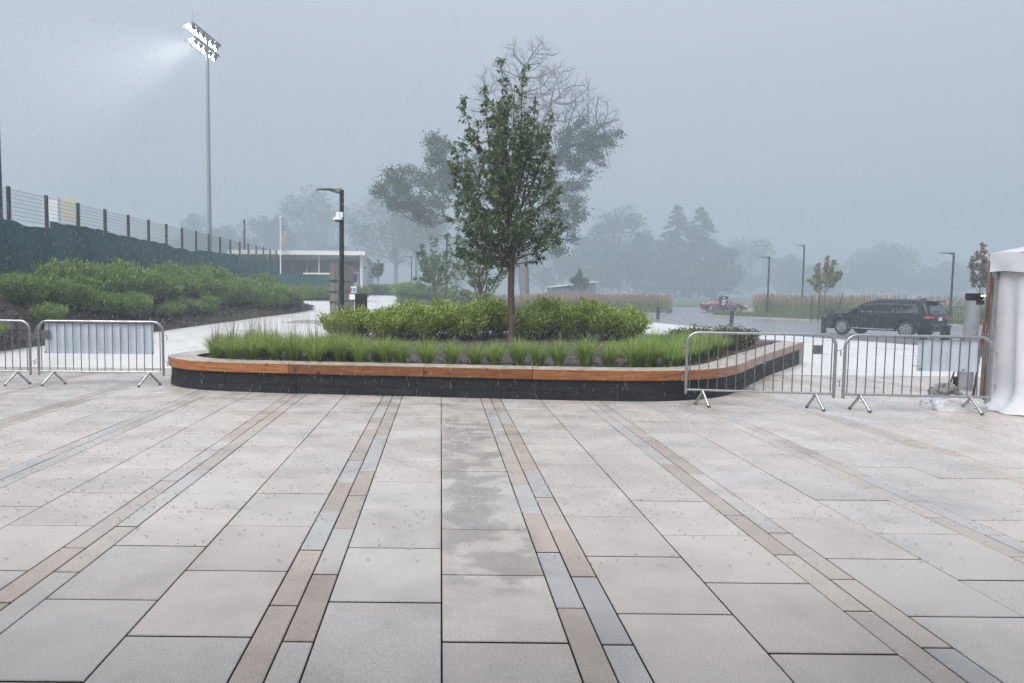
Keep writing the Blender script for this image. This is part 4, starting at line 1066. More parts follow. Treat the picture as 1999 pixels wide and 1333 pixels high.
def lamp_post(b, ht, r, arm, label, extras=None, ped=0.0, rz=0.0):
    t = thing('street_lamp', label, 'street lamp', b, rz, 'lamp posts')
    if ped: link('pedestal', MB().lathe([(.30, -.3), (.30, ped - .02), (.28, ped)], 16).mesh('pedestal', MAT['pedestal'], .6), t)
    link('base_plate', MB().lathe([(r*1.9, ped), (r*1.9, ped + .05), (r*1.2, ped + .1)], 12).mesh('base_plate', MAT['black'], .6), t)
    link('pole', MB().tube([(0, 0, ped), (0, 0, ht)], [r * 1.12, r * .92], 12).mesh('pole', MAT['black'], .8), t)
    h = MB(); P = []
    for i in range(13):
        s = i / 12; x = -arm * s; wd = .05 + .12 * sstep(.3, .8, s) * (1 - .6*sstep(.85, 1, s)); z = ht - .10 + .085 * sstep(0, .55, s) ; th = .095 * (1 - .45*s) + .07*(1-sstep(0, .35, s))
        P.append([(x, -wd, z), (x, -wd*.7, z + th*.7), (x, 0, z + th), (x, wd*.7, z + th*.7), (x, wd, z), (x, wd*.7, z - .012), (x, -wd*.7, z - .012), (x, -wd, z)])
    h.grid(P); link('lamp_head', h.mesh('lamp_head', MAT['black'], .7), t)
    link('lens', MB().box(-arm*.95, -arm*.5, -.09, .09, ht - .032, ht - .024).mesh('lens', MAT['lens']), t)
    return t
q = at(667, 640, 21.6); q.z = gz(q.x, q.y); hl = at(671, 371, 21.6).z - q.z
lp = lamp_post(q, hl, .070, .72, 'near black lamp post with a white camera behind the left of the planter')
cz = at(668, 424, 21.6).z - q.z
cm_ = link('security_camera', MB().lathe([(.075, 0), (.07, .10), (.045, .16)], 14, (-.09, -.06, cz - .02)).mesh('security_camera', MAT['white'], .8), lp)
link('camera_skirt', MB().lathe([(.145, -.05), (.14, -.02), (.07, .03)], 16, (-.11, -.06, cz - .03)).mesh('camera_skirt', MAT['white'], .8), cm_)
link('camera_dome', MB().lathe([(.02, -.13), (.07, -.11), (.095, -.05)], 14, (-.11, -.06, cz - .03)).mesh('camera_dome', MAT['glass'], .8), cm_)
link('mount_plate', MB().box(-.05, .05, -.10, -.05, cz - .02, cz + .14).mesh('mount_plate', MAT['white'], bevel=.01), cm_)
for px, top, Y, ht0, arm, lb, ped in [(1856, 494, 53, None, .95, 'black lamp post right behind the black car', 0), (1498, 502, 62, None, .75, 'black lamp post in the reeds right of the dark sign', 0),
                                      (1565, 479, 76, None, .85, 'taller far lamp post left of the yellow green sapling', 0), (871, 460, 58, None, .78, 'lamp post on a tan pedestal left of the planter tree', .62),
                                      (803, 501, 98, None, .9, 'farthest thin lamp post left of the young trees', .6), (949, 470, 63, None, .8, 'lamp post on a pedestal hidden in the crown of the smaller young tree', .66)]:
    b = at(px, 600, Y); b.z = gz(b.x, b.y) + .02; lamp_post(b, at(px, top, Y).z - b.z, .072 if Y < 70 else .085, arm, lb, ped=ped)
# black pylon, timber wall with notices
b = at(705, 640, 24.0); b.z = gz(b.x, b.y); t = thing('pylon_sign', 'blank black pylon standing right of the near lamp post', 'pylon', b)
hh = at(705, 573, 24).z - b.z
link('casing', MB().box(-.195, .195, -.07, .07, 0, hh).mesh('casing', MAT['black'], bevel=.012), t)
link('plinth', MB().box(-.23, .23, -.1, .1, -.05, .05).mesh('plinth', MAT['kerb'], bevel=.01), t)
t = thing('timber_screen', 'tall screen of weathered vertical boards behind the near lamp post', 'screen wall', (-4.55, 35.2, gz(-4.55, 35)))
bh = 2.45
for k in range(24):
    y = -3.1 + k * .265; link('board', MB().box(-.02, .02, y, y + .245, .06, bh + random.uniform(-.01, .01)).mesh('board', MAT['wood_grey']), t)
link('board', MB().box(-.26, -.03, -3.13, -3.09, .06, bh).mesh('board', MAT['wood_grey']), t)
for z in (.7, 1.15, 1.62): link('rail', MB().box(-.28, .05, -3.16, -3.135, z, z + .06).mesh('rail', MAT['black']), t); link('rail', MB().box(.022, .05, -3.1, 3.2, z, z + .06).mesh('rail', MAT['post']), t)
for y in (-3.0, 0, 3.1): link('post', MB().box(-.12, -.022, y, y + .1, -.05, bh - .05).mesh('post', MAT['post']), t)
b = at(690, 590, 31); b.z = gz(b.x, b.y)
t = thing('notice_stand', 'small white notice with blue and red print beside the timber screen', 'notice', b)
zt = at(690, 559, 31).z - b.z; link('post', MB().box(-.03, .03, 0.03, .08, 0, zt).mesh('post', MAT['rust']), t)
nb_ = link('notice', MB().box(-.11, .12, -.01, .02, zt - .27, zt).mesh('notice', MAT['white']), t)
link('blue_print', MB().box(-.02, .10, -.014, -.011, zt - .24, zt - .06).mesh('blue_print', MAT['blue']), nb_)
link('red_print', MB().box(-.10, -.04, -.014, -.011, zt - .22, zt - .05).mesh('red_print', MAT['redprint']), nb_)
link('tray', MB().box(-.16, .16, -.15, .04, zt - .55, zt - .33).mesh('tray', MAT['white'], bevel=.01), t)
struct('dark_patch', ruled(lambda y: -6.3 + (y - 29.5) * .1, lambda y: -4.65, [29.6, 30.2, 31, 31.8], .006, 3).mesh('dark_patch', MAT['kerb']))  # flat darker sheet on the walk by the timber screen

# bollards
BLAB = ['farthest bollard behind the right of the hedge', 'bollard just right of the planter hedge', 'bollard in front of the dark sign', 'bollard at the nose of the black car', 'bollard at the tail of the black car']
bol = None
for lb, (px, top) in zip(BLAB, [(1177, 593), (1285, 599), (1429, 606), (1609, 618), (1846, 634)]):
    lo_, hi_ = 15.0, 90.0
    for _ in range(50):
        Y = (lo_ + hi_) / 2; p = at(px, top, Y)
        if p.z - gz(p.x, p.y) > .93: lo_ = Y
        else: hi_ = Y
    b = (p.x, p.y, gz(p.x, p.y)); print('bollard', px, [round(v, 2) for v in b])
    if bol is None:
        bol = thing('bollard', lb, 'bollard', b, 0, 'bollards along the road edge')
        link('shaft', MB().tube([(0, 0, -.05), (0, 0, .88)], .125, 16).mesh('shaft', MAT['black'], .8), bol)
        link('cap', MB().lathe([(.15, .87), (.15, .91), (.12, .93)], 16).mesh('cap', MAT['black'], .8), bol)
        link('base_flange', MB().lathe([(.17, 0), (.17, .02), (.13, .03)], 16).mesh('base_flange', MAT['post'], .8), bol)
    else:
        c = copy_tree(bol); c.location = b; c['label'] = lb

# ------------------------------------------------------------------ the long green fence and mast lights
FX, FY0, FSP, FTOP = -14.9, 25.7, 2.44, 5.0
fence = thing('mesh_fence', 'long dark post and wire fence hung with green screening on the bank', 'fence', (FX, FY0, 1.3))
def fz(y): return FTOP - 1.3 - .0 * y
post_me = MB().box(-.055, .055, -.055, .055, -.6, FTOP - 1.3 + .06).mesh('fence_post', MAT['post'], bevel=.006)
NP = 18; I0 = -4
for i in range(I0, NP):
    link('fence_post', post_me, fence, (0, i * FSP, 0))
wm = MB()
gt0 = 2.62
for k in range(8): z = gt0 + .05 + k * (FTOP - 1.3 - gt0 - .08) / 7; wm.tube([(0, 0.05, z), (0, FSP - .05, z)], .0055, 3, False)
for k in range(1, 24): y = FSP * k / 24; wm.tube([(0, y, gt0), (0, y, FTOP - 1.3)], .0035, 3, False)
wme = wm.mesh('wire_panel', MAT['wire'])
for i in range(I0, NP - 1): link('wire_panel', wme, fence, (0, i * FSP, 0))
rs = random.Random(4); edges = [I0, -1, 0, 1, 3, 5, 6, 8, 11, 14, NP - 1]
for a, b in zip(edges, edges[1:]):
    mb = MB(); P = []; n = (b - a) * 14; top0 = rs.uniform(-.10, .12); topt = rs.uniform(-.03, .03)
    for i in range(n + 1):
        y = (a + (b - a) * i / n) * FSP; f = y / FSP - math.floor(y / FSP)
        tz = gt0 + .06 + top0 + topt * i / n * 3 - .16 * math.sin(math.pi * f) * (.35 + .3 * math.sin(a * 2.3 + b)) + .02 * math.sin(y * 5.1)
        row = []
        for j in range(11):
            u = j / 10; zz = -.35 + (tz + .35) * u
            row.append((.125 + .006 * (a % 2) + .030 * math.sin(y * 2.2 + j * .25) + .018 * math.sin(y * 6.3 + j * .7) - .015 * u, y + (-.04 if i == 0 else (.04 if i == n else 0)), zz))
        P.append(row)
    mb.grid(P); link('privacy_screen', mb.mesh('privacy_screen', MAT['screen'], 1.2), fence)
# cross fence in front of the building
cf = thing('cross_fence', 'short green screened fence crossing in front of the pale building', 'fence', (-14.6, 57.0, 1.0))
mb = MB().grid([[(x, .03*math.sin(x*2.3 + z), z) for z in np.linspace(-.4, 1.72, 8)] for x in np.linspace(.1, 6.6, 40)])
link('privacy_screen', mb.mesh('privacy_screen', MAT['screen'], 1.2), cf)
for k in range(4): link('fence_post', MB().box(-.05, .05, .04, .14, -.6, 2.35 if k == 2 else 1.75).mesh('fence_post', MAT['post']), cf, (.1 + k * 2.2, 0, 0))
link('top_rail', MB().box(4.0, 6.6, .02, .16, 1.74, 1.86).mesh('top_rail', MAT['fascia']), cf)

def mast(b, ht, r0, r1, label):
    t = thing('floodlight_mast', label, 'floodlight', b)
    link('pole', MB().tube([(0, 0, -.2), (0, 0, ht)], [r0, r1], 14).mesh('pole', MAT['greypole'], .8), t); return t
b = Vector((-16.2, 27.2, 1.2)); mm = mast(b, 24, .20, .12, 'dark mast at the left picture edge behind the fence'); mm.children[0].data.materials[0] = MAT['post']
FB = at(410, 560, 60); FB.z = 1.45; fh = at(405, 66, 60).z - FB.z
ml = mast(FB, fh, .20, .12, 'tall floodlight mast with lit lamps behind the fence')
# cross arms run away from the viewer to the left, lamps aim left and down
ax = Vector((-.10, -1.0, 0)).normalized(); aim = Vector((-.95, -.25, -.40)).normalized(); side = ax
for lev, dz, half in ((0, -.05, 2.7), (1, -1.0, 2.3)):
    link('cross_arm', MB().tube([ax * -half + Vector((0, 0, fh + dz)), ax * half + Vector((0, 0, fh + dz))], .085, 6).mesh('cross_arm', MAT['steel_dark'], .8), ml)
    nL = 6 if lev == 0 else 5
    for k in range(nL):
        c = ax * (-half + (k + .5) * 2 * half / nL) + Vector((0, 0, fh + dz - .18)) + aim * .25
        X = aim; Yv = side - aim * side.dot(aim); Yv.normalize(); Zv = X.cross(Yv)
        if Zv.z < 0: Zv = -Zv
        Rm = Matrix((X, Yv, Zv)).transposed().to_4x4(); Mx = Matrix.Translation(c) @ Rm
        h = link('lamp_housing', MB().lathe([(.10, -.30), (.20, -.16), (.30, .0), (.31, .04)], 12, M=Mx @ Matrix.Rotation(math.pi/2, 4, 'Y')).mesh('lamp_housing', MAT['steel_dark'], .8), ml)
        link('visor', MB().add([Mx @ Vector(p) for p in [(0,-.33,.2),(0,.33,.2),(.62,.36,.30),(.62,-.36,.30),(0,-.33,.23),(0,.33,.23),(.62,.36,.33),(.62,-.36,.33)]], [(0,3,2,1),(4,5,6,7),(0,1,5,4),(1,2,6,5),(2,3,7,6),(3,0,4,7)]).mesh('visor', MAT['steel_dark']), h)
        link('lit_lens', MB().lathe([(.29, .045), (.26, .10), (.12, .16), (.02, .17)], 12, M=Mx @ Matrix.Rotation(math.pi/2, 4, 'Y')).mesh('lit_lens', MAT['led'], .8), h)
for s in (-1, 1): link('lightning_rod', MB().tube([ax*2.6*s + Vector((0,0,fh)), ax*2.6*s + Vector((0,0,fh+.95))], .016, 4).mesh('lightning_rod', MAT['steel_dark']), ml)
spot = bpy.data.lights.new('floodlight_beam', 'SPOT'); spot.energy = 28000; spot.spot_size = math.radians(74); spot.spot_blend = 1.0; spot.color = (1, .90, .74); spot.shadow_soft_size = .9
sp_o = bpy.data.objects.new('floodlight_beam', spot); COL.objects.link(sp_o); sp_o.parent = ml
sp_o.location = Vector((0, 0, fh - .6)) + aim * .9; sp_o.rotation_euler = aim.to_track_quat('-Z', 'Y').to_euler()

# net pole, flagpole, field banner
b = at(478, 560, 72); b.z = 1.5; t = thing('net_pole', 'slim dark pole standing behind the fence right of the floodlight mast', 'pole', b)
link('shaft', MB().tube([(0, 0, -.2), (0, 0, at(478, 428, 72).z - 1.5)], .10, 8).mesh('shaft', MAT['post'], .8), t)
b = at(548, 560, 69); b.z = 1.5; hp = at(548, 427, 69).z - 1.5
t = thing('flagpole', 'white flagpole left of the near lamp post above the fence', 'flagpole', b)
link('shaft', MB().tube([(0, 0, -.2), (0, 0, hp)], [.075, .05], 10).mesh('shaft', MAT['white'], .8), t)
link('finial', MB().lathe([(.02, hp), (.11, hp + .05), (.13, hp + .13), (.06, hp + .22), (.01, hp + .24)], 10).mesh('finial', MAT['white'], .8), t)
fl = thing('flag', 'wet stars and stripes flag hanging limp on the flagpole', 'flag', b + Vector((.09, -.02, hp - 2.9)))
for k in range(13):
    mb = MB(); P = []
    for i in range(9):
        s = i / 8; z0 = 2.45 - k * .165 - s * .40; row = []
        for j in range(2):
            z = z0 - j * .165; xw = (.30 + .07 * math.sin(k * .5)) * s
            row.append((xw + .02*math.sin(z*5), .09 * math.sin(s * 9 + z * 1.2) * (.2 + s), z))
        P.append(row)
    mb.grid(P); link('stripe', mb.mesh('stripe', MAT['redprint'] if k % 2 == 0 else MAT['whiteprint'], 1.5), fl)
mb = MB(); P = [[(.012 + .22*s + .02*math.sin(z*5), .10 * math.sin(s*9*.75 + z*1.2)*(.2+s) - .02, z - s*.3) for z in (2.47, 2.2, 1.9, 1.55)] for s in np.linspace(0, 1, 6)]
link('canton', mb.grid(P).mesh('canton', MAT['blue'], 1.5), fl)
b = at(132, 420, 80); b.z = 1.5; t = thing('field_banner', 'blue and yellow field banner seen through the fence wires', 'banner', b)
z0, z1 = at(132, 432, 80).z - 1.5, at(132, 386, 80).z - 1.5
link('yellow_panel', MB().box(-.75, 1.1, -.03, .03, z0, z1).mesh('yellow_panel', MAT['yellow']), t); link('blue_panel', MB().box(-1.0, -.76, -.03, .03, z0, z1).mesh('blue_panel', MAT['blue']), t)
link('white_panel', MB().box(-2.6, -1.01, -.03, .03, z0, z1 - .2).mesh('white_panel', MAT['white']), t)
for x in (-2.3, 0.9): link('leg', MB().tube([(x, .06, -.2), (x, .06, z0 + .2)], .06, 6).mesh('leg', MAT['post']), t)

# ------------------------------------------------------------------ buildings
bx0, bx1, by0, by1 = -19.5, -7.45, 70.0, 82.0; bz = gz(-9, 72)
t = thing('pavilion', 'low pale pavilion with a sloping flat roof at the end of the walk', 'building', (bx1, by0, bz))
Wd, Dp = bx1 - bx0, by1 - by0; e0 = at(700, 496, by0).z - bz; e1 = at(728, 522, by1).z - bz
link('wall', MB().add([(-.25, .3, -.3), (0, .3, -.3), (0, Dp, -.3), (-.25, Dp, -.3), (-.25, .3, e0 - .02), (0, .3, e0 - .02), (0, Dp, e1 - .02), (-.25, Dp, e1 - .02)], [(0,3,2,1),(4,5,6,7),(0,1,5,4),(1,2,6,5),(2,3,7,6),(3,0,4,7)]).mesh('wall', MAT['wall_w']), t)
link('wall', MB().box(-Wd, -.26, 4.5, 4.7, -.3, e0 - .5).mesh('wall', MAT['wall_d']), t)
link('wall', MB().box(-2.6, -.26, 2.6, 2.8, -.3, 2.6).mesh('wall', MAT['wall_d']), t)
for k, x in enumerate((-2.3, -1.4)):
    d = link('door', MB().box(x, x + .8, 2.52, 2.59, 0, 2.3).mesh('door', MAT['wall_w']), t); link('pane', MB().box(x + .15, x + .65, 2.50, 2.515, 1.3, 2.1).mesh('pane', MAT['pane']), d)
rf = link('roof', MB().add([(-Wd - .4, -.5, e0), (.25, -.5, e0), (.25, Dp + .4, e1 - .05), (-Wd - .4, Dp + .4, e1 - .05), (-Wd - .4, -.5, e0 + .22), (.25, -.5, e0 + .22), (.25, Dp + .4, e1 + .17), (-Wd - .4, Dp + .4, e1 + .17)], [(0,3,2,1),(4,5,6,7),(0,1,5,4),(1,2,6,5),(2,3,7,6),(3,0,4,7)]).mesh('roof', MAT['roof']), t)
link('fascia', MB().box(-Wd - .45, .30, -.56, -.503, e0 - .12, e0 + .26).mesh('fascia', MAT['fascia']), rf)
for k in range(14): x = -Wd + k * .9; link('seam', MB().add([(x, -.5, e0+.221), (x+.05, -.5, e0+.221), (x+.05, Dp, e1+.175), (x, Dp, e1+.175), (x, -.5, e0+.29), (x+.05, -.5, e0+.29), (x+.05, Dp, e1+.24), (x, Dp, e1+.24)], [(0,3,2,1),(4,5,6,7),(0,1,5,4),(1,2,6,5),(2,3,7,6),(3,0,4,7)]).mesh('seam', MAT['roof']), rf)
for x in (-4.1, -9.0): link('column', MB().tube([(x, .2, -.3), (x, .2, e0)], .07, 8).mesh('column', MAT['wall_w']), t)
link('pendant_light', MB().tube([(-5.6, 2, e0 - .02), (-5.6, 2, e0 - 1.5), (-5.6, 2, e0 - 1.55), (-5.6, 2, e0 - 2.0)], [.012, .012, .07, .10], 8).mesh('pendant_light', MAT['white'], .6), t)
link('camera', MB().box(0, .2, 1.3, 1.6, e0 - 1.3, e0 - 1.15).mesh('camera', MAT['black']), t)
b = at(1120, 572, 112); b.z = gz(b.x, b.y); t = thing('shed', 'small grey shed with a white sloping roof far behind the reeds', 'shed', b)
zt, zl = at(1140, 550, 112).z - b.z, at(1078, 561, 112).z - b.z
link('wall', MB().add([(-3.4,0,-.3),(3.2,0,-.3),(3.2,4,-.3),(-3.4,4,-.3),(-3.4,0,zl-.05),(3.2,0,zt-.05),(3.2,4,zt-.05),(-3.4,4,zl-.05)], [(0,3,2,1),(4,5,6,7),(0,1,5,4),(1,2,6,5),(2,3,7,6),(3,0,4,7)]).mesh('wall', MAT['wall_d']), t)
link('roof', MB().add([(-3.7,-.4,zl-.04),(3.5,-.4,zt-.04),(3.5,4.3,zt-.04),(-3.7,4.3,zl-.04),(-3.7,-.4,zl+.12),(3.5,-.4,zt+.12),(3.5,4.3,zt+.12),(-3.7,4.3,zl+.12)], [(0,3,2,1),(4,5,6,7),(0,1,5,4),(1,2,6,5),(2,3,7,6),(3,0,4,7)]).mesh('roof', MAT['fascia']), t)
link('red_lamp', MB().box(1.0, 2.2, -.46, -.41, zt - .12, zt + .06).mesh('red_lamp', MAT['redprint']), t)
link('brace', MB().tube([(3.4, 0, zt - .1), (5.6, 0, 0)], .06, 5).mesh('brace', MAT['fascia']), t)

# ------------------------------------------------------------------ cars
def make_car(name, label, loc, rz, C, paint, group=None, detail=True):
    """C: length, half width, wheel positions, belt/roof shape"""
    t = thing(name, label, 'car', loc, rz, group); Lc, hw = C['L'], C['hw']; wr, wf, R = C['wr'], C['wf'], C['R']
    zb0, belt = C['sill'], C['belt']
    def zb(s):
        z = zb0
        for c in (wr, wf):
            d = abs(s - c); RR = R + .07
            if d < RR: z = max(z, R + math.sqrt(RR*RR - d*d) - .0)
        if s < .25: z = max(z, zb0 + .14 * (1 - s/.25))
        if s > Lc - .3: z = max(z, zb0 + .05 * (1 - (Lc - s)/.3))
        return z
    def top(s): return float(np.interp(s, [p[0] for p in C['top']], [p[1] for p in C['top']]))
    def half(s):
        k = 1.0
        if s < .35: k = 1 - .16 * (1 - s/.35) ** 2
        if s > Lc - .7: k = 1 - .28 * ((s - Lc + .7)/.7) ** 2
        return hw * k
    mb = MB(); P = []
    for s in [Lc * i / 110 for i in range(111)]:
        h = half(s); b0 = zb(s); tp = max(top(s), b0 + .05); m1 = b0 + (tp-b0)*.35
        ex = .012 * max(0, 1 - min(abs(s-wr), abs(s-wf))/(R+.22))
        half_s = [(0, b0), (h*.93 + ex*2, b0), (h*.985 + ex*3, b0 + min(.10, (tp-b0)*.2)), (h + ex*2, max(m1, min(.62, tp-.02))), (h*.985, max(m1, tp - .16)), (h*.955, tp - .05), (h*.90, tp), (h*.45, tp + .025), (0, tp + .03)]
        row = [(s, -y, z) for y, z in half_s] + [(s, y, z) for y, z in reversed(half_s[:-1])]
        P.append(row)
    mb.grid(P)
    n = len(P[0]); mb.f.append(tuple(range(n-1, -1, -1))); mb.f.append(tuple((len(P)-1)*n + k for k in range(n)))
    body = link('body', mb.mesh('body', paint, .55), t)
    # greenhouse: rounded boxes stacked by height
    G = C['house']; mb = MB(); P = []
    def gh(z): return [float(np.interp(z, [g[0] for g in G], [g[k] for g in G])) for k in (1, 2, 3)]
    zs = [G[0][0] + (G[-1][0]-G[0][0])*i/14 for i in range(15)]
    for z in zs:
        xr, xf, hy = gh(z); row = []; cr_ = .16
        for cx, cy_, a0 in ((xf - cr_, hy - cr_, 0), (xr + cr_, hy - cr_, 90), (xr + cr_, -hy + cr_, 180), (xf - cr_, -hy + cr_, 270)):
            for a in (0, 22, 45, 67, 90): aa = math.radians(a0 + a); row.append((cx + cr_*math.cos(aa), cy_ + cr_*math.sin(aa), z))
        row.append(row[0]); P.append(row)
    mb.grid(P); o_ = 14 * 21; mb.f.append(tuple(o_ + k for k in range(20)))
    link('cabin', mb.mesh('cabin', paint, .5), t)
    # glass
    def side_pane(poly, sy, nm):
        v = [(x, sy*(gh(z)[2] + .006), z) for x, z in poly]; v2 = [(x, sy*(gh(z)[2] - .01), z) for x, z in poly]; k = len(poly)
        fs = [tuple(range(k)) , tuple(range(2*k-1, k-1, -1))] + [(i, (i+1)%k, k+(i+1)%k, k+i) for i in range(k)]
        link(nm, MB().add(v + v2, fs).mesh(nm, MAT['glass']), t)
    for sy in (-1, 1):
        for poly in C['panes']: side_pane(poly, sy, 'side_window')
    z0, z1 = C['wind']; 
    for front, nm in ((True, 'windscreen'), (False, 'rear_window')):
        P = []
        for i in range(7):
            z = z0 + (z1 - z0)*i/6; xr, xf, hy = gh(z); x = xf + .008 if front else xr - .008; P.append([(x, y*(hy - .15), z) for y in (-1, -.5, 0, .5, 1)])
        mb = MB().grid(P); dx = -.02 if front else .02; P2 = [[(x+dx, y, z) for x, y, z in r] for r in P]; m2 = MB().grid(P2); mb.add(m2.v, [tuple(reversed(f)) for f in m2.f])
        link(nm, mb.mesh(nm, MAT['glass'], 1.0), t)
    # wheels
    ty = MB().lathe([(R*.62, -.115), (R*.93, -.115), (R, -.08), (R, .08), (R*.93, .115), (R*.66, .115), (R*.62, .10), (R*.62, -.115)], 28, M=Matrix.Rotation(math.pi/2, 4, 'X'), caps=False).mesh('tyre', MAT['tyre'], .6)
    rm = MB().lathe([(.02, .04), (R*.60, .02), (R*.66, .08), (R*.68, .112), (R*.63, .112), (R*.60, .05), (.07, .07), (.05, .10), (.005, .10)][::-1], 28, M=Matrix.Rotation(math.pi/2, 4, 'X'))
    spk = MB()
    for k in range(10):
        a = 2*math.pi*k/10; d = Vector((math.cos(a), 0, math.sin(a))); q_ = Vector((-math.sin(a), 0, math.cos(a)))
        spk.add([d*.05 - q_*.018 + Vector((0, s_, 0)) for s_ in (-.095,)] + [d*.05 + q_*.018 + Vector((0,-.095,0)), d*R*.64 + q_*.028 + Vector((0,-.108,0)), d*R*.64 - q_*.028 + Vector((0,-.108,0)),
                 d*.05 - q_*.018 + Vector((0,-.06,0)), d*.05 + q_*.018 + Vector((0,-.06,0)), d*R*.64 + q_*.028 + Vector((0,-.06,0)), d*R*.64 - q_*.028 + Vector((0,-.06,0))], [(0,1,2,3),(7,6,5,4),(0,4,5,1),(1,5,6,2),(2,6,7,3),(3,7,4,0)])
    bk = MB().lathe([(R*.64, .02), (R*.64, .05), (.01, .05)], 24, M=Matrix.Rotation(math.pi/2, 4, 'X')).mesh('hub_back', MAT['tyre'], .6)
    rim_me = spk; rim_me.lathe([(R*.60, .085), (R*.67, .085), (R*.67, .114), (R*.60, .114), (R*.60, .085)], 28, M=Matrix.Rotation(math.pi/2, 4, 'X'), caps=False); rim_me = rim_me.mesh('rim', MAT['rim'], .6)
    for sx_ in (wr, wf):
        for sy in (-1, 1):
            wh = bpy.data.objects.new('wheel', ty); COL.objects.link(wh); wh.parent = t; wh.location = (sx_, sy*(hw - .125), R)
            if sy > 0: wh.rotation_euler = (0, 0, math.pi)
            link('rim', rim_me, wh); link('hub_back', bk, wh)
    for part_, boxes, m_, bv in C['extras']:
        for bxx in boxes: link(part_, MB().box(*bxx).mesh(part_, MAT[m_], bevel=bv), t)
    return t
SUV = dict(L=5.1, hw=.965, wr=1.0, wf=4.05, R=.385, sill=.29, belt=1.12,
    top=[(0, 1.0), (.1, 1.10), (3.3, 1.115), (3.75, 1.10), (4.3, 1.07), (4.85, 1.0), (5.1, .86)],
    house=[(1.06, .03, 3.98, .93), (1.20, .06, 3.72, .915), (1.45, .15, 3.38, .86), (1.62, .24, 3.10, .80), (1.72, .36, 2.80, .74), (1.785, .60, 2.35, .62)],
    panes=[[(2.62, 1.16), (3.50, 1.16), (3.40, 1.25), (3.02, 1.55), (2.70, 1.60), (2.55, 1.60)], [(1.62, 1.16), (2.52, 1.16), (2.47, 1.61), (1.60, 1.615)], [(.50, 1.17), (1.52, 1.16), (1.50, 1.61), (.72, 1.585), (.55, 1.45)]],
    wind=(1.14, 1.66),
    extras=[('tail_lamp', [(-.015, .16, -.955, -.52, .93, 1.07), (-.015, .16, .52, .955, .93, 1.07)], 'tail', .012), ('lamp_strip', [(-.02, -.012, -.93, .93, 1.05, 1.072)], 'tail', 0), ('lamp_bar', [(-.028, -.016, -.86, -.56, .985, 1.005), (-.028, -.016, .56, .86, .985, 1.005)], 'chrome', 0),
            ('number_plate', [(-.03, -.014, -.20, .12, .84, .99)], 'plate', 0), ('rear_bumper', [(-.10, .10, -.84, .84, .42, .66)], 'suv', .04), ('spoiler', [(.04, .62, -.66, .66, 1.715, 1.755)], 'suv', .015),
            ('sill_trim', [(1.50, 3.55, -.985, -.955, .355, .38), (.12, .52, -.95, -.925, .37, .39), (1.50, 3.55, .955, .985, .355, .38)], 'chrome', 0), ('mirror', [(3.28, 3.48, -1.16, -.95, 1.14, 1.30), (3.28, 3.48, .95, 1.16, 1.14, 1.30)], 'suv', .04),
            ('wiper', [(.035, .05, -.10, .42, 1.26, 1.275)], 'black', 0), ('antenna', [(1.62, 1.635, -.2, -.185, 1.76, 2.02)], 'black', 0), ('roof_dome', [(.62, .82, -.10, .10, 1.76, 1.86)], 'black', .03), ('roof_rail', [(.8, 2.6, -.60, -.56, 1.77, 1.80), (.8, 2.6, .56, .60, 1.77, 1.80)], 'black', .005),
            ('door_handle', [(2.66, 2.86, -.985, -.955, 1.00, 1.03), (1.70, 1.90, -.985, -.955, 1.00, 1.03)], 'suv', .008)])
SED = dict(L=4.6, hw=.90, wr=.95, wf=3.70, R=.33, sill=.24, belt=.92,
    top=[(0, .86), (.1, .98), (.8, 1.0), (3.3, .96), (3.9, .86), (4.4, .74), (4.6, .62)],
    house=[(.90, .35, 3.75, .85), (1.05, .62, 3.35, .80), (1.25, 1.0, 2.95, .70), (1.38, 1.3, 2.6, .60), (1.44, 1.6, 2.3, .50)],
    panes=[[(1.95, 1.0), (2.95, 1.0), (2.6, 1.28), (2.0, 1.33)], [(.95, 1.0), (1.88, 1.0), (1.9, 1.33), (1.4, 1.28)]], wind=(.98, 1.36),
    extras=[('head_lamp', [(4.25, 4.56, -.78, -.45, .60, .72), (4.25, 4.56, .45, .78, .60, .72)], 'lens', .02), ('tail_lamp', [(-.02, .1, -.85, -.5, .75, .86), (-.02, .1, .5, .85, .75, .86)], 'tail', .01), ('number_plate', [(4.57, 4.62, -.2, .2, .42, .54)], 'plate', 0), ('mirror', [(2.9, 3.05, -1.02, -.88, .98, 1.1), (2.9, 3.05, .88, 1.02, .98, 1.1)], 'red', .02)])
rear, frnt = Vector((21.95, 34.8)), Vector((20.35, 37.35)); d = (frnt - rear).normalized(); org = rear - d * 1.0
side_off = Vector((d.y, -d.x)) * .84; org = org + side_off                    # wheels measured on the near side
make_car('suv', 'black estate car with silver wheels parked on the road at the right', (org.x, org.y, gz(org.x, org.y) + .02), math.atan2(d.y, d.x), SUV, MAT['suv'])
b = at(1366, 600, 78); make_car('sedan', 'red hatchback half hidden by the dark sign', (b.x, b.y, gz(b.x, b.y) + .02), math.radians(-14), SED, MAT['red'])
b = at(1568, 600, 80); make_car('sedan', 'copper car behind the reeds and the yellow green sapling', (b.x, b.y, gz(b.x, b.y) + .12), math.radians(-8), SED, MAT['copper'])
b = at(1672, 600, 80); make_car('sedan', 'reddish car mostly hidden behind the black car bonnet', (b.x, b.y, gz(b.x, b.y) + .0), math.radians(-6), SED, MAT['copper'])
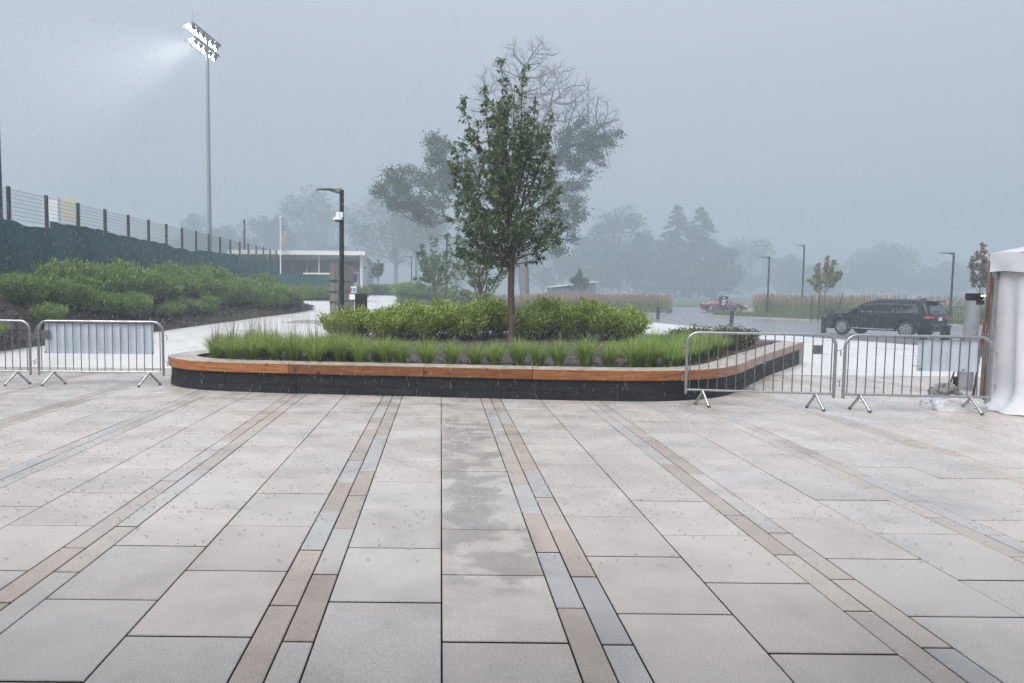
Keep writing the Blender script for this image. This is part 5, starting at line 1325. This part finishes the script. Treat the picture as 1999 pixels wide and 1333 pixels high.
# dark sign by the red car
b = at(1412, 606, 66); b.z = gz(b.x, b.y) + .05; hh = at(1412, 578, 66).z - b.z
t = thing('direction_sign', 'dark upright direction sign with white lines in front of the red car', 'sign', b)
link('panel', MB().box(-.39, .39, -.05, .05, 0, hh).mesh('panel', MAT['post'], bevel=.01), t)
link('emblem', MB().box(-.07, .07, -.058, -.052, hh - .22, hh - .10).mesh('emblem', MAT['whiteprint']), t)
for k, wd_ in enumerate((.46, .30, .36, .26)): link('text_line', MB().box(-.17, -.17 + wd_, -.058, -.052, hh - .40 - k*.13, hh - .33 - k*.13).mesh('text_line', MAT['whiteprint']), t)
# railing at the far right
b0, b1 = at(1846, 600, 50), at(1990, 600, 46); d = Vector((b1.x - b0.x, b1.y - b0.y)); z = gz(b0.x, b0.y)
t = thing('railing', 'grey metal railing behind the shrubs right of the black car', 'railing', (b0.x, b0.y, z), math.atan2(d.y, d.x))
for zz in (.35, 1.25): link('rail', MB().tube([(0, 0, zz), (d.length, 0, zz)], .025, 6).mesh('rail', MAT['post'], .8), t)
nbars = int(d.length / .16); bme = MB().tube([(0, 0, .1), (0, 0, 1.25)], .014, 5).mesh('bar', MAT['post'], .8)
for k in range(nbars + 1): link('bar', bme, t, (k * .16, 0, 0))

# ------------------------------------------------------------------ tent and its ballast
TX, TY = 8.06, 10.85
t = thing('marquee', 'white marquee with hanging wall at the right picture edge', 'tent', (TX, TY, 0))
zv0, zv1 = 2.02, 2.27
def wall_grid(n, m, f): return MB().grid([[f(i / n, j / m) for j in range(m + 1)] for i in range(n + 1)])
def wallf(u, v):                                       # u along -y, v up; folds deepen downwards and the hem spreads on the paving
    y = .0 - u * 6.0; z = zv0 * v + .05 * v; fold = .05*math.sin(u*46) + .035*math.sin(u*91 + 1.3) + .02*math.sin(u*23 + 4*v)
    fl_ = max(0, .16 - v) / .16
    return (.055 + fold * (1.0 - .75*v) - .22 * fl_**1.6 * (.6 + .4*math.sin(u*31)), y + .07 + .03*math.sin(v*5 + u*40)*min(1, u*20), max(.006 + .01*math.sin(u*60)**2, z))
link('side_wall', wall_grid(150, 22, wallf).mesh('side_wall', MAT['tent'], 1.3), t)
def backf(u, v):
    f = .04*math.sin(u*40) + .03*math.sin(u*77); return (.06 + u * 5, .02 + f*(1.1 - .7*v), zv0 * v + .01)
link('back_wall', wall_grid(90, 8, backf).mesh('back_wall', MAT['tent'], 1.3), t)
link('valance', wall_grid(60, 5, lambda u, v: (-.035 + .012*math.sin(u*55 + v*2)*(1-v), .04 - u*6.1, zv0 - .02 + .015*math.sin(u*38) + (zv1 - zv0 + .02)*v)).mesh('valance', MAT['tent'], 1.3), t)
link('valance', wall_grid(40, 4, lambda u, v: (-.035 + u*5.1, .075 + .012*math.sin(u*45)*(1-v), zv0 - .02 + (zv1 - zv0 + .02)*v)).mesh('valance', MAT['tent'], 1.3), t)
P = []
for i in range(13):
    u = i / 12; row = []
    for j in range(13):
        v = j / 12; h = (min(u, 1-u) * 2) * (min(v, 1-v) * 2); row.append((-.035 + 5.1*u, .075 - 6.1*v, zv1 + 1.15 * (min(u, 1-u, v, 1-v)*2) ** 1.15))
    P.append(row)
link('roof', MB().grid(P).mesh('roof', MAT['tent'], 1.0), t)
link('pole', MB().tube([(.0, -.02, 0), (.03, -.02, zv1 - .02)], .035, 10).mesh('pole', MAT['galv'], .8), t)
link('pole', MB().tube([(.03, -5.95, 0), (.03, -5.95, zv1 - .02)], .035, 10).mesh('pole', MAT['galv'], .8), t)
link('foot_plate', MB().box(-.10, .10, -.12, .08, 0.002, .012).mesh('foot_plate', MAT['steel_dark']), t)
link('ratchet_strap', MB().tube([(-.02, -.03, zv1 - .35), (-.10, -.02, 1.2), (-.19, 0, .12)], [.017, .017, .017], 6).mesh('ratchet_strap', MAT['strap'], .8), t)
link('brace', MB().tube([(-.015, .05, zv1 - .1), (-.02, .05, .0)], .028, 8).mesh('brace', MAT['rust'], .8), t)
# ballast wrapped in plastic
def lump(name, sx, sy, sz, seed, m, loc, label, cat, rz=0):
    rr_ = np.random.default_rng(seed); ph = rr_.uniform(0, 6.28, 8); P = []
    for i in range(13):
        th = math.pi/2 * i / 12; row = []
        for k in range(41):
            a = 2*math.pi*k/40; r = math.cos(th) ** .35; c, s = math.cos(a), math.sin(a); q = (abs(c)**5 + abs(s)**5) ** (-1/5)
            wob = 1 + .05*math.sin(3*a+ph[0]) + .04*math.sin(7*a+ph[1]+th*3) + .03*math.sin(13*a+ph[2]+th*6)
            j_ = rr_.normal(0, .011, 3) if 0 < k < 40 and i > 0 else np.zeros(3); row.append((sx*q*r*c*wob + j_[0], sy*q*r*s*wob + j_[1], max(.003, sz*math.sin(th)**.7*(1+.10*math.sin(4*a+ph[3])) + .003 + j_[2])))
        P.append(row)
    o = link(name, MB().grid(P).mesh(name, m, 1.2), None, loc); o.rotation_euler = (0, 0, rz); return tag(o, label, cat)
lump('ballast_bag', .38, .26, .17, 3, MAT['sheet'], (7.52, 10.72, 0), 'white plastic wrapped ballast at the foot of the tent pole', 'ballast', .1)
lump('sandbag', .24, .13, .29, 5, MAT['canvas'], (7.66, 11.16, 0), 'grey wet sandbag lying behind the plastic wrapped ballast', 'sandbag', .3)
# grey access post
b = at(1884, 745, 13.0); t = thing('access_post', 'thick grey post with a black cap beside the tent', 'post', (b.x, 13.0, 0))
link('shaft', MB().tube([(0, 0, 0), (.07, 0, 1.60)], .115, 20).mesh('shaft', MAT['greypole'], .8), t)
cp = link('cap', MB().lathe([(.118, 1.57), (.135, 1.60), (.135, 1.69), (.12, 1.70)], 20, (.07, 0, 0)).mesh('cap', MAT['black'], .6), t)
for k in (.02, .07): link('indicator', MB().box(.07 + k, .10 + k, -.142, -.128, 1.645, 1.67).mesh('indicator', MAT['led_small']), cp)
link('cap_lug', MB().box(.03, .17, -.125, -.10, 1.50, 1.575).mesh('cap_lug', MAT['black'], bevel=.01), cp)
link('base', MB().lathe([(.16, 0), (.16, .03), (.13, .04)], 18).mesh('base', MAT['galv'], .6), t)
b = at(1862, 745, 12.0); t = thing('folding_stand', 'small black folding stand left of the thick grey post', 'stand', (b.x, 12.0, 0))
link('leg', MB().tube([(-.12, 0, .02), (.03, 0, .52)], .012, 6).mesh('leg', MAT['black']), t); link('leg', MB().tube([(.10, .05, .02), (.06, 0, .54)], .012, 6).mesh('leg', MAT['black']), t)
link('pouch', MB().box(-.01, .07, -.02, .02, .18, .34).mesh('pouch', MAT['black'], bevel=.008), t)

# ------------------------------------------------------------------ raindrop splashes on the paving
def splashes(n):
    V, Q = [], []; k = 0; rr_ = np.random.default_rng(77); cnt = 0
    while cnt < n:
        y = 4.4 + 9.5 * rr_.random() ** 1.1; x = rr_.uniform(-.62, .82) * y
        if y < 5.2 and rr_.random() < .75: continue
        if in_planter(x, y + .9) or (y > 10.9 and -4.6 < x < 4.6): continue
        cnt += 1; R = rr_.uniform(.004, .0095); h = R * rr_.uniform(.7, 1.5); m = 9; o = k
        for ring_, (rr0, zz) in enumerate(((1.25, 0.001), (.95, .5), (1.15, 1.0))):
            for j in range(m):
                a = 6.283 * j / m; hh_ = h * zz * (1 + (.55 * rr_.random() if ring_ == 2 else 0)); V.append((x + R*rr0*math.cos(a), y + R*rr0*math.sin(a), .001 + hh_))
        for ri in range(2):
            for j in range(m): Q.append((o+ri*m+j, o+ri*m+(j+1) % m, o+(ri+1)*m+(j+1) % m, o+(ri+1)*m+j))
        k += 3 * m
    return np_mesh('rain_splashes', V, Q, MAT['water'], True)
MAT['water'] = mat('splash_water', (0.8, 0.81, 0.82), None, 0.15, trans=0.75)
tag(link('rain_splashes', splashes(4200)), 'small water crowns thrown up by raindrops on the paving', 'splash', kind='stuff')

# ------------------------------------------------------------------ falling drops
def raindrops(n):
    rr_ = np.random.default_rng(99); y = 4.5 + 19.5 * rr_.random(n) ** .6; x = rr_.uniform(-.68, .86, n) * y; z = rr_.uniform(.05, 1.0, n) * (2.2 + .30 * y) + .05
    L = rr_.uniform(.025, .055, n); r = rr_.uniform(.0011, .0019, n); tl = rr_.normal(.06, .015, n)
    P = np.stack([x, y, z], 1); V = []
    a = np.array([0, 2.094, 4.189])
    for k, (f, s_) in enumerate(((0, .25), (.3, 1.0), (1.0, .12))):
        for j in range(3): V.append(P + np.stack([np.cos(a[j]) * r * s_ + tl * L * f, np.sin(a[j]) * r * s_, L * f], 1))
    V = np.stack(V, 1).reshape(-1, 3); o = np.arange(n)[:, None] * 9
    q = np.array([[k*3+j, k*3+(j+1) % 3, (k+1)*3+(j+1) % 3, (k+1)*3+j] for k in range(2) for j in range(3)])
    Q = (o[:, :, None] + q[None]).reshape(-1, 4)
    return np_mesh('raindrops', V, Q, MAT['drop'], True)
MAT['drop'] = mat('drop_water', (0.85, 0.87, 0.9), None, 0.2, trans=0.4)
tag(link('raindrops', raindrops(42000)), 'slender drops of heavy rain falling through the air', 'rain', kind='stuff')

# ------------------------------------------------------------------ rain-filled air
hz_m = bpy.data.materials.new('rain_haze'); hz_m.use_nodes = True; n = hz_m.node_tree; n.nodes.clear()
pv = n.nodes.new('ShaderNodeVolumePrincipled'); ou = n.nodes.new('ShaderNodeOutputMaterial')
pv.inputs['Color'].default_value = (0.69, 0.795, 0.875, 1); pv.inputs['Density'].default_value = 0.0037; pv.inputs['Anisotropy'].default_value = 0.2
n.links.new(pv.outputs[0], ou.inputs['Volume'])
tag(link('haze', MB().box(-400, 400, -370, 430, -2.0, 37).mesh('haze', hz_m)), 'pale rain haze filling the air', 'haze', kind='stuff')
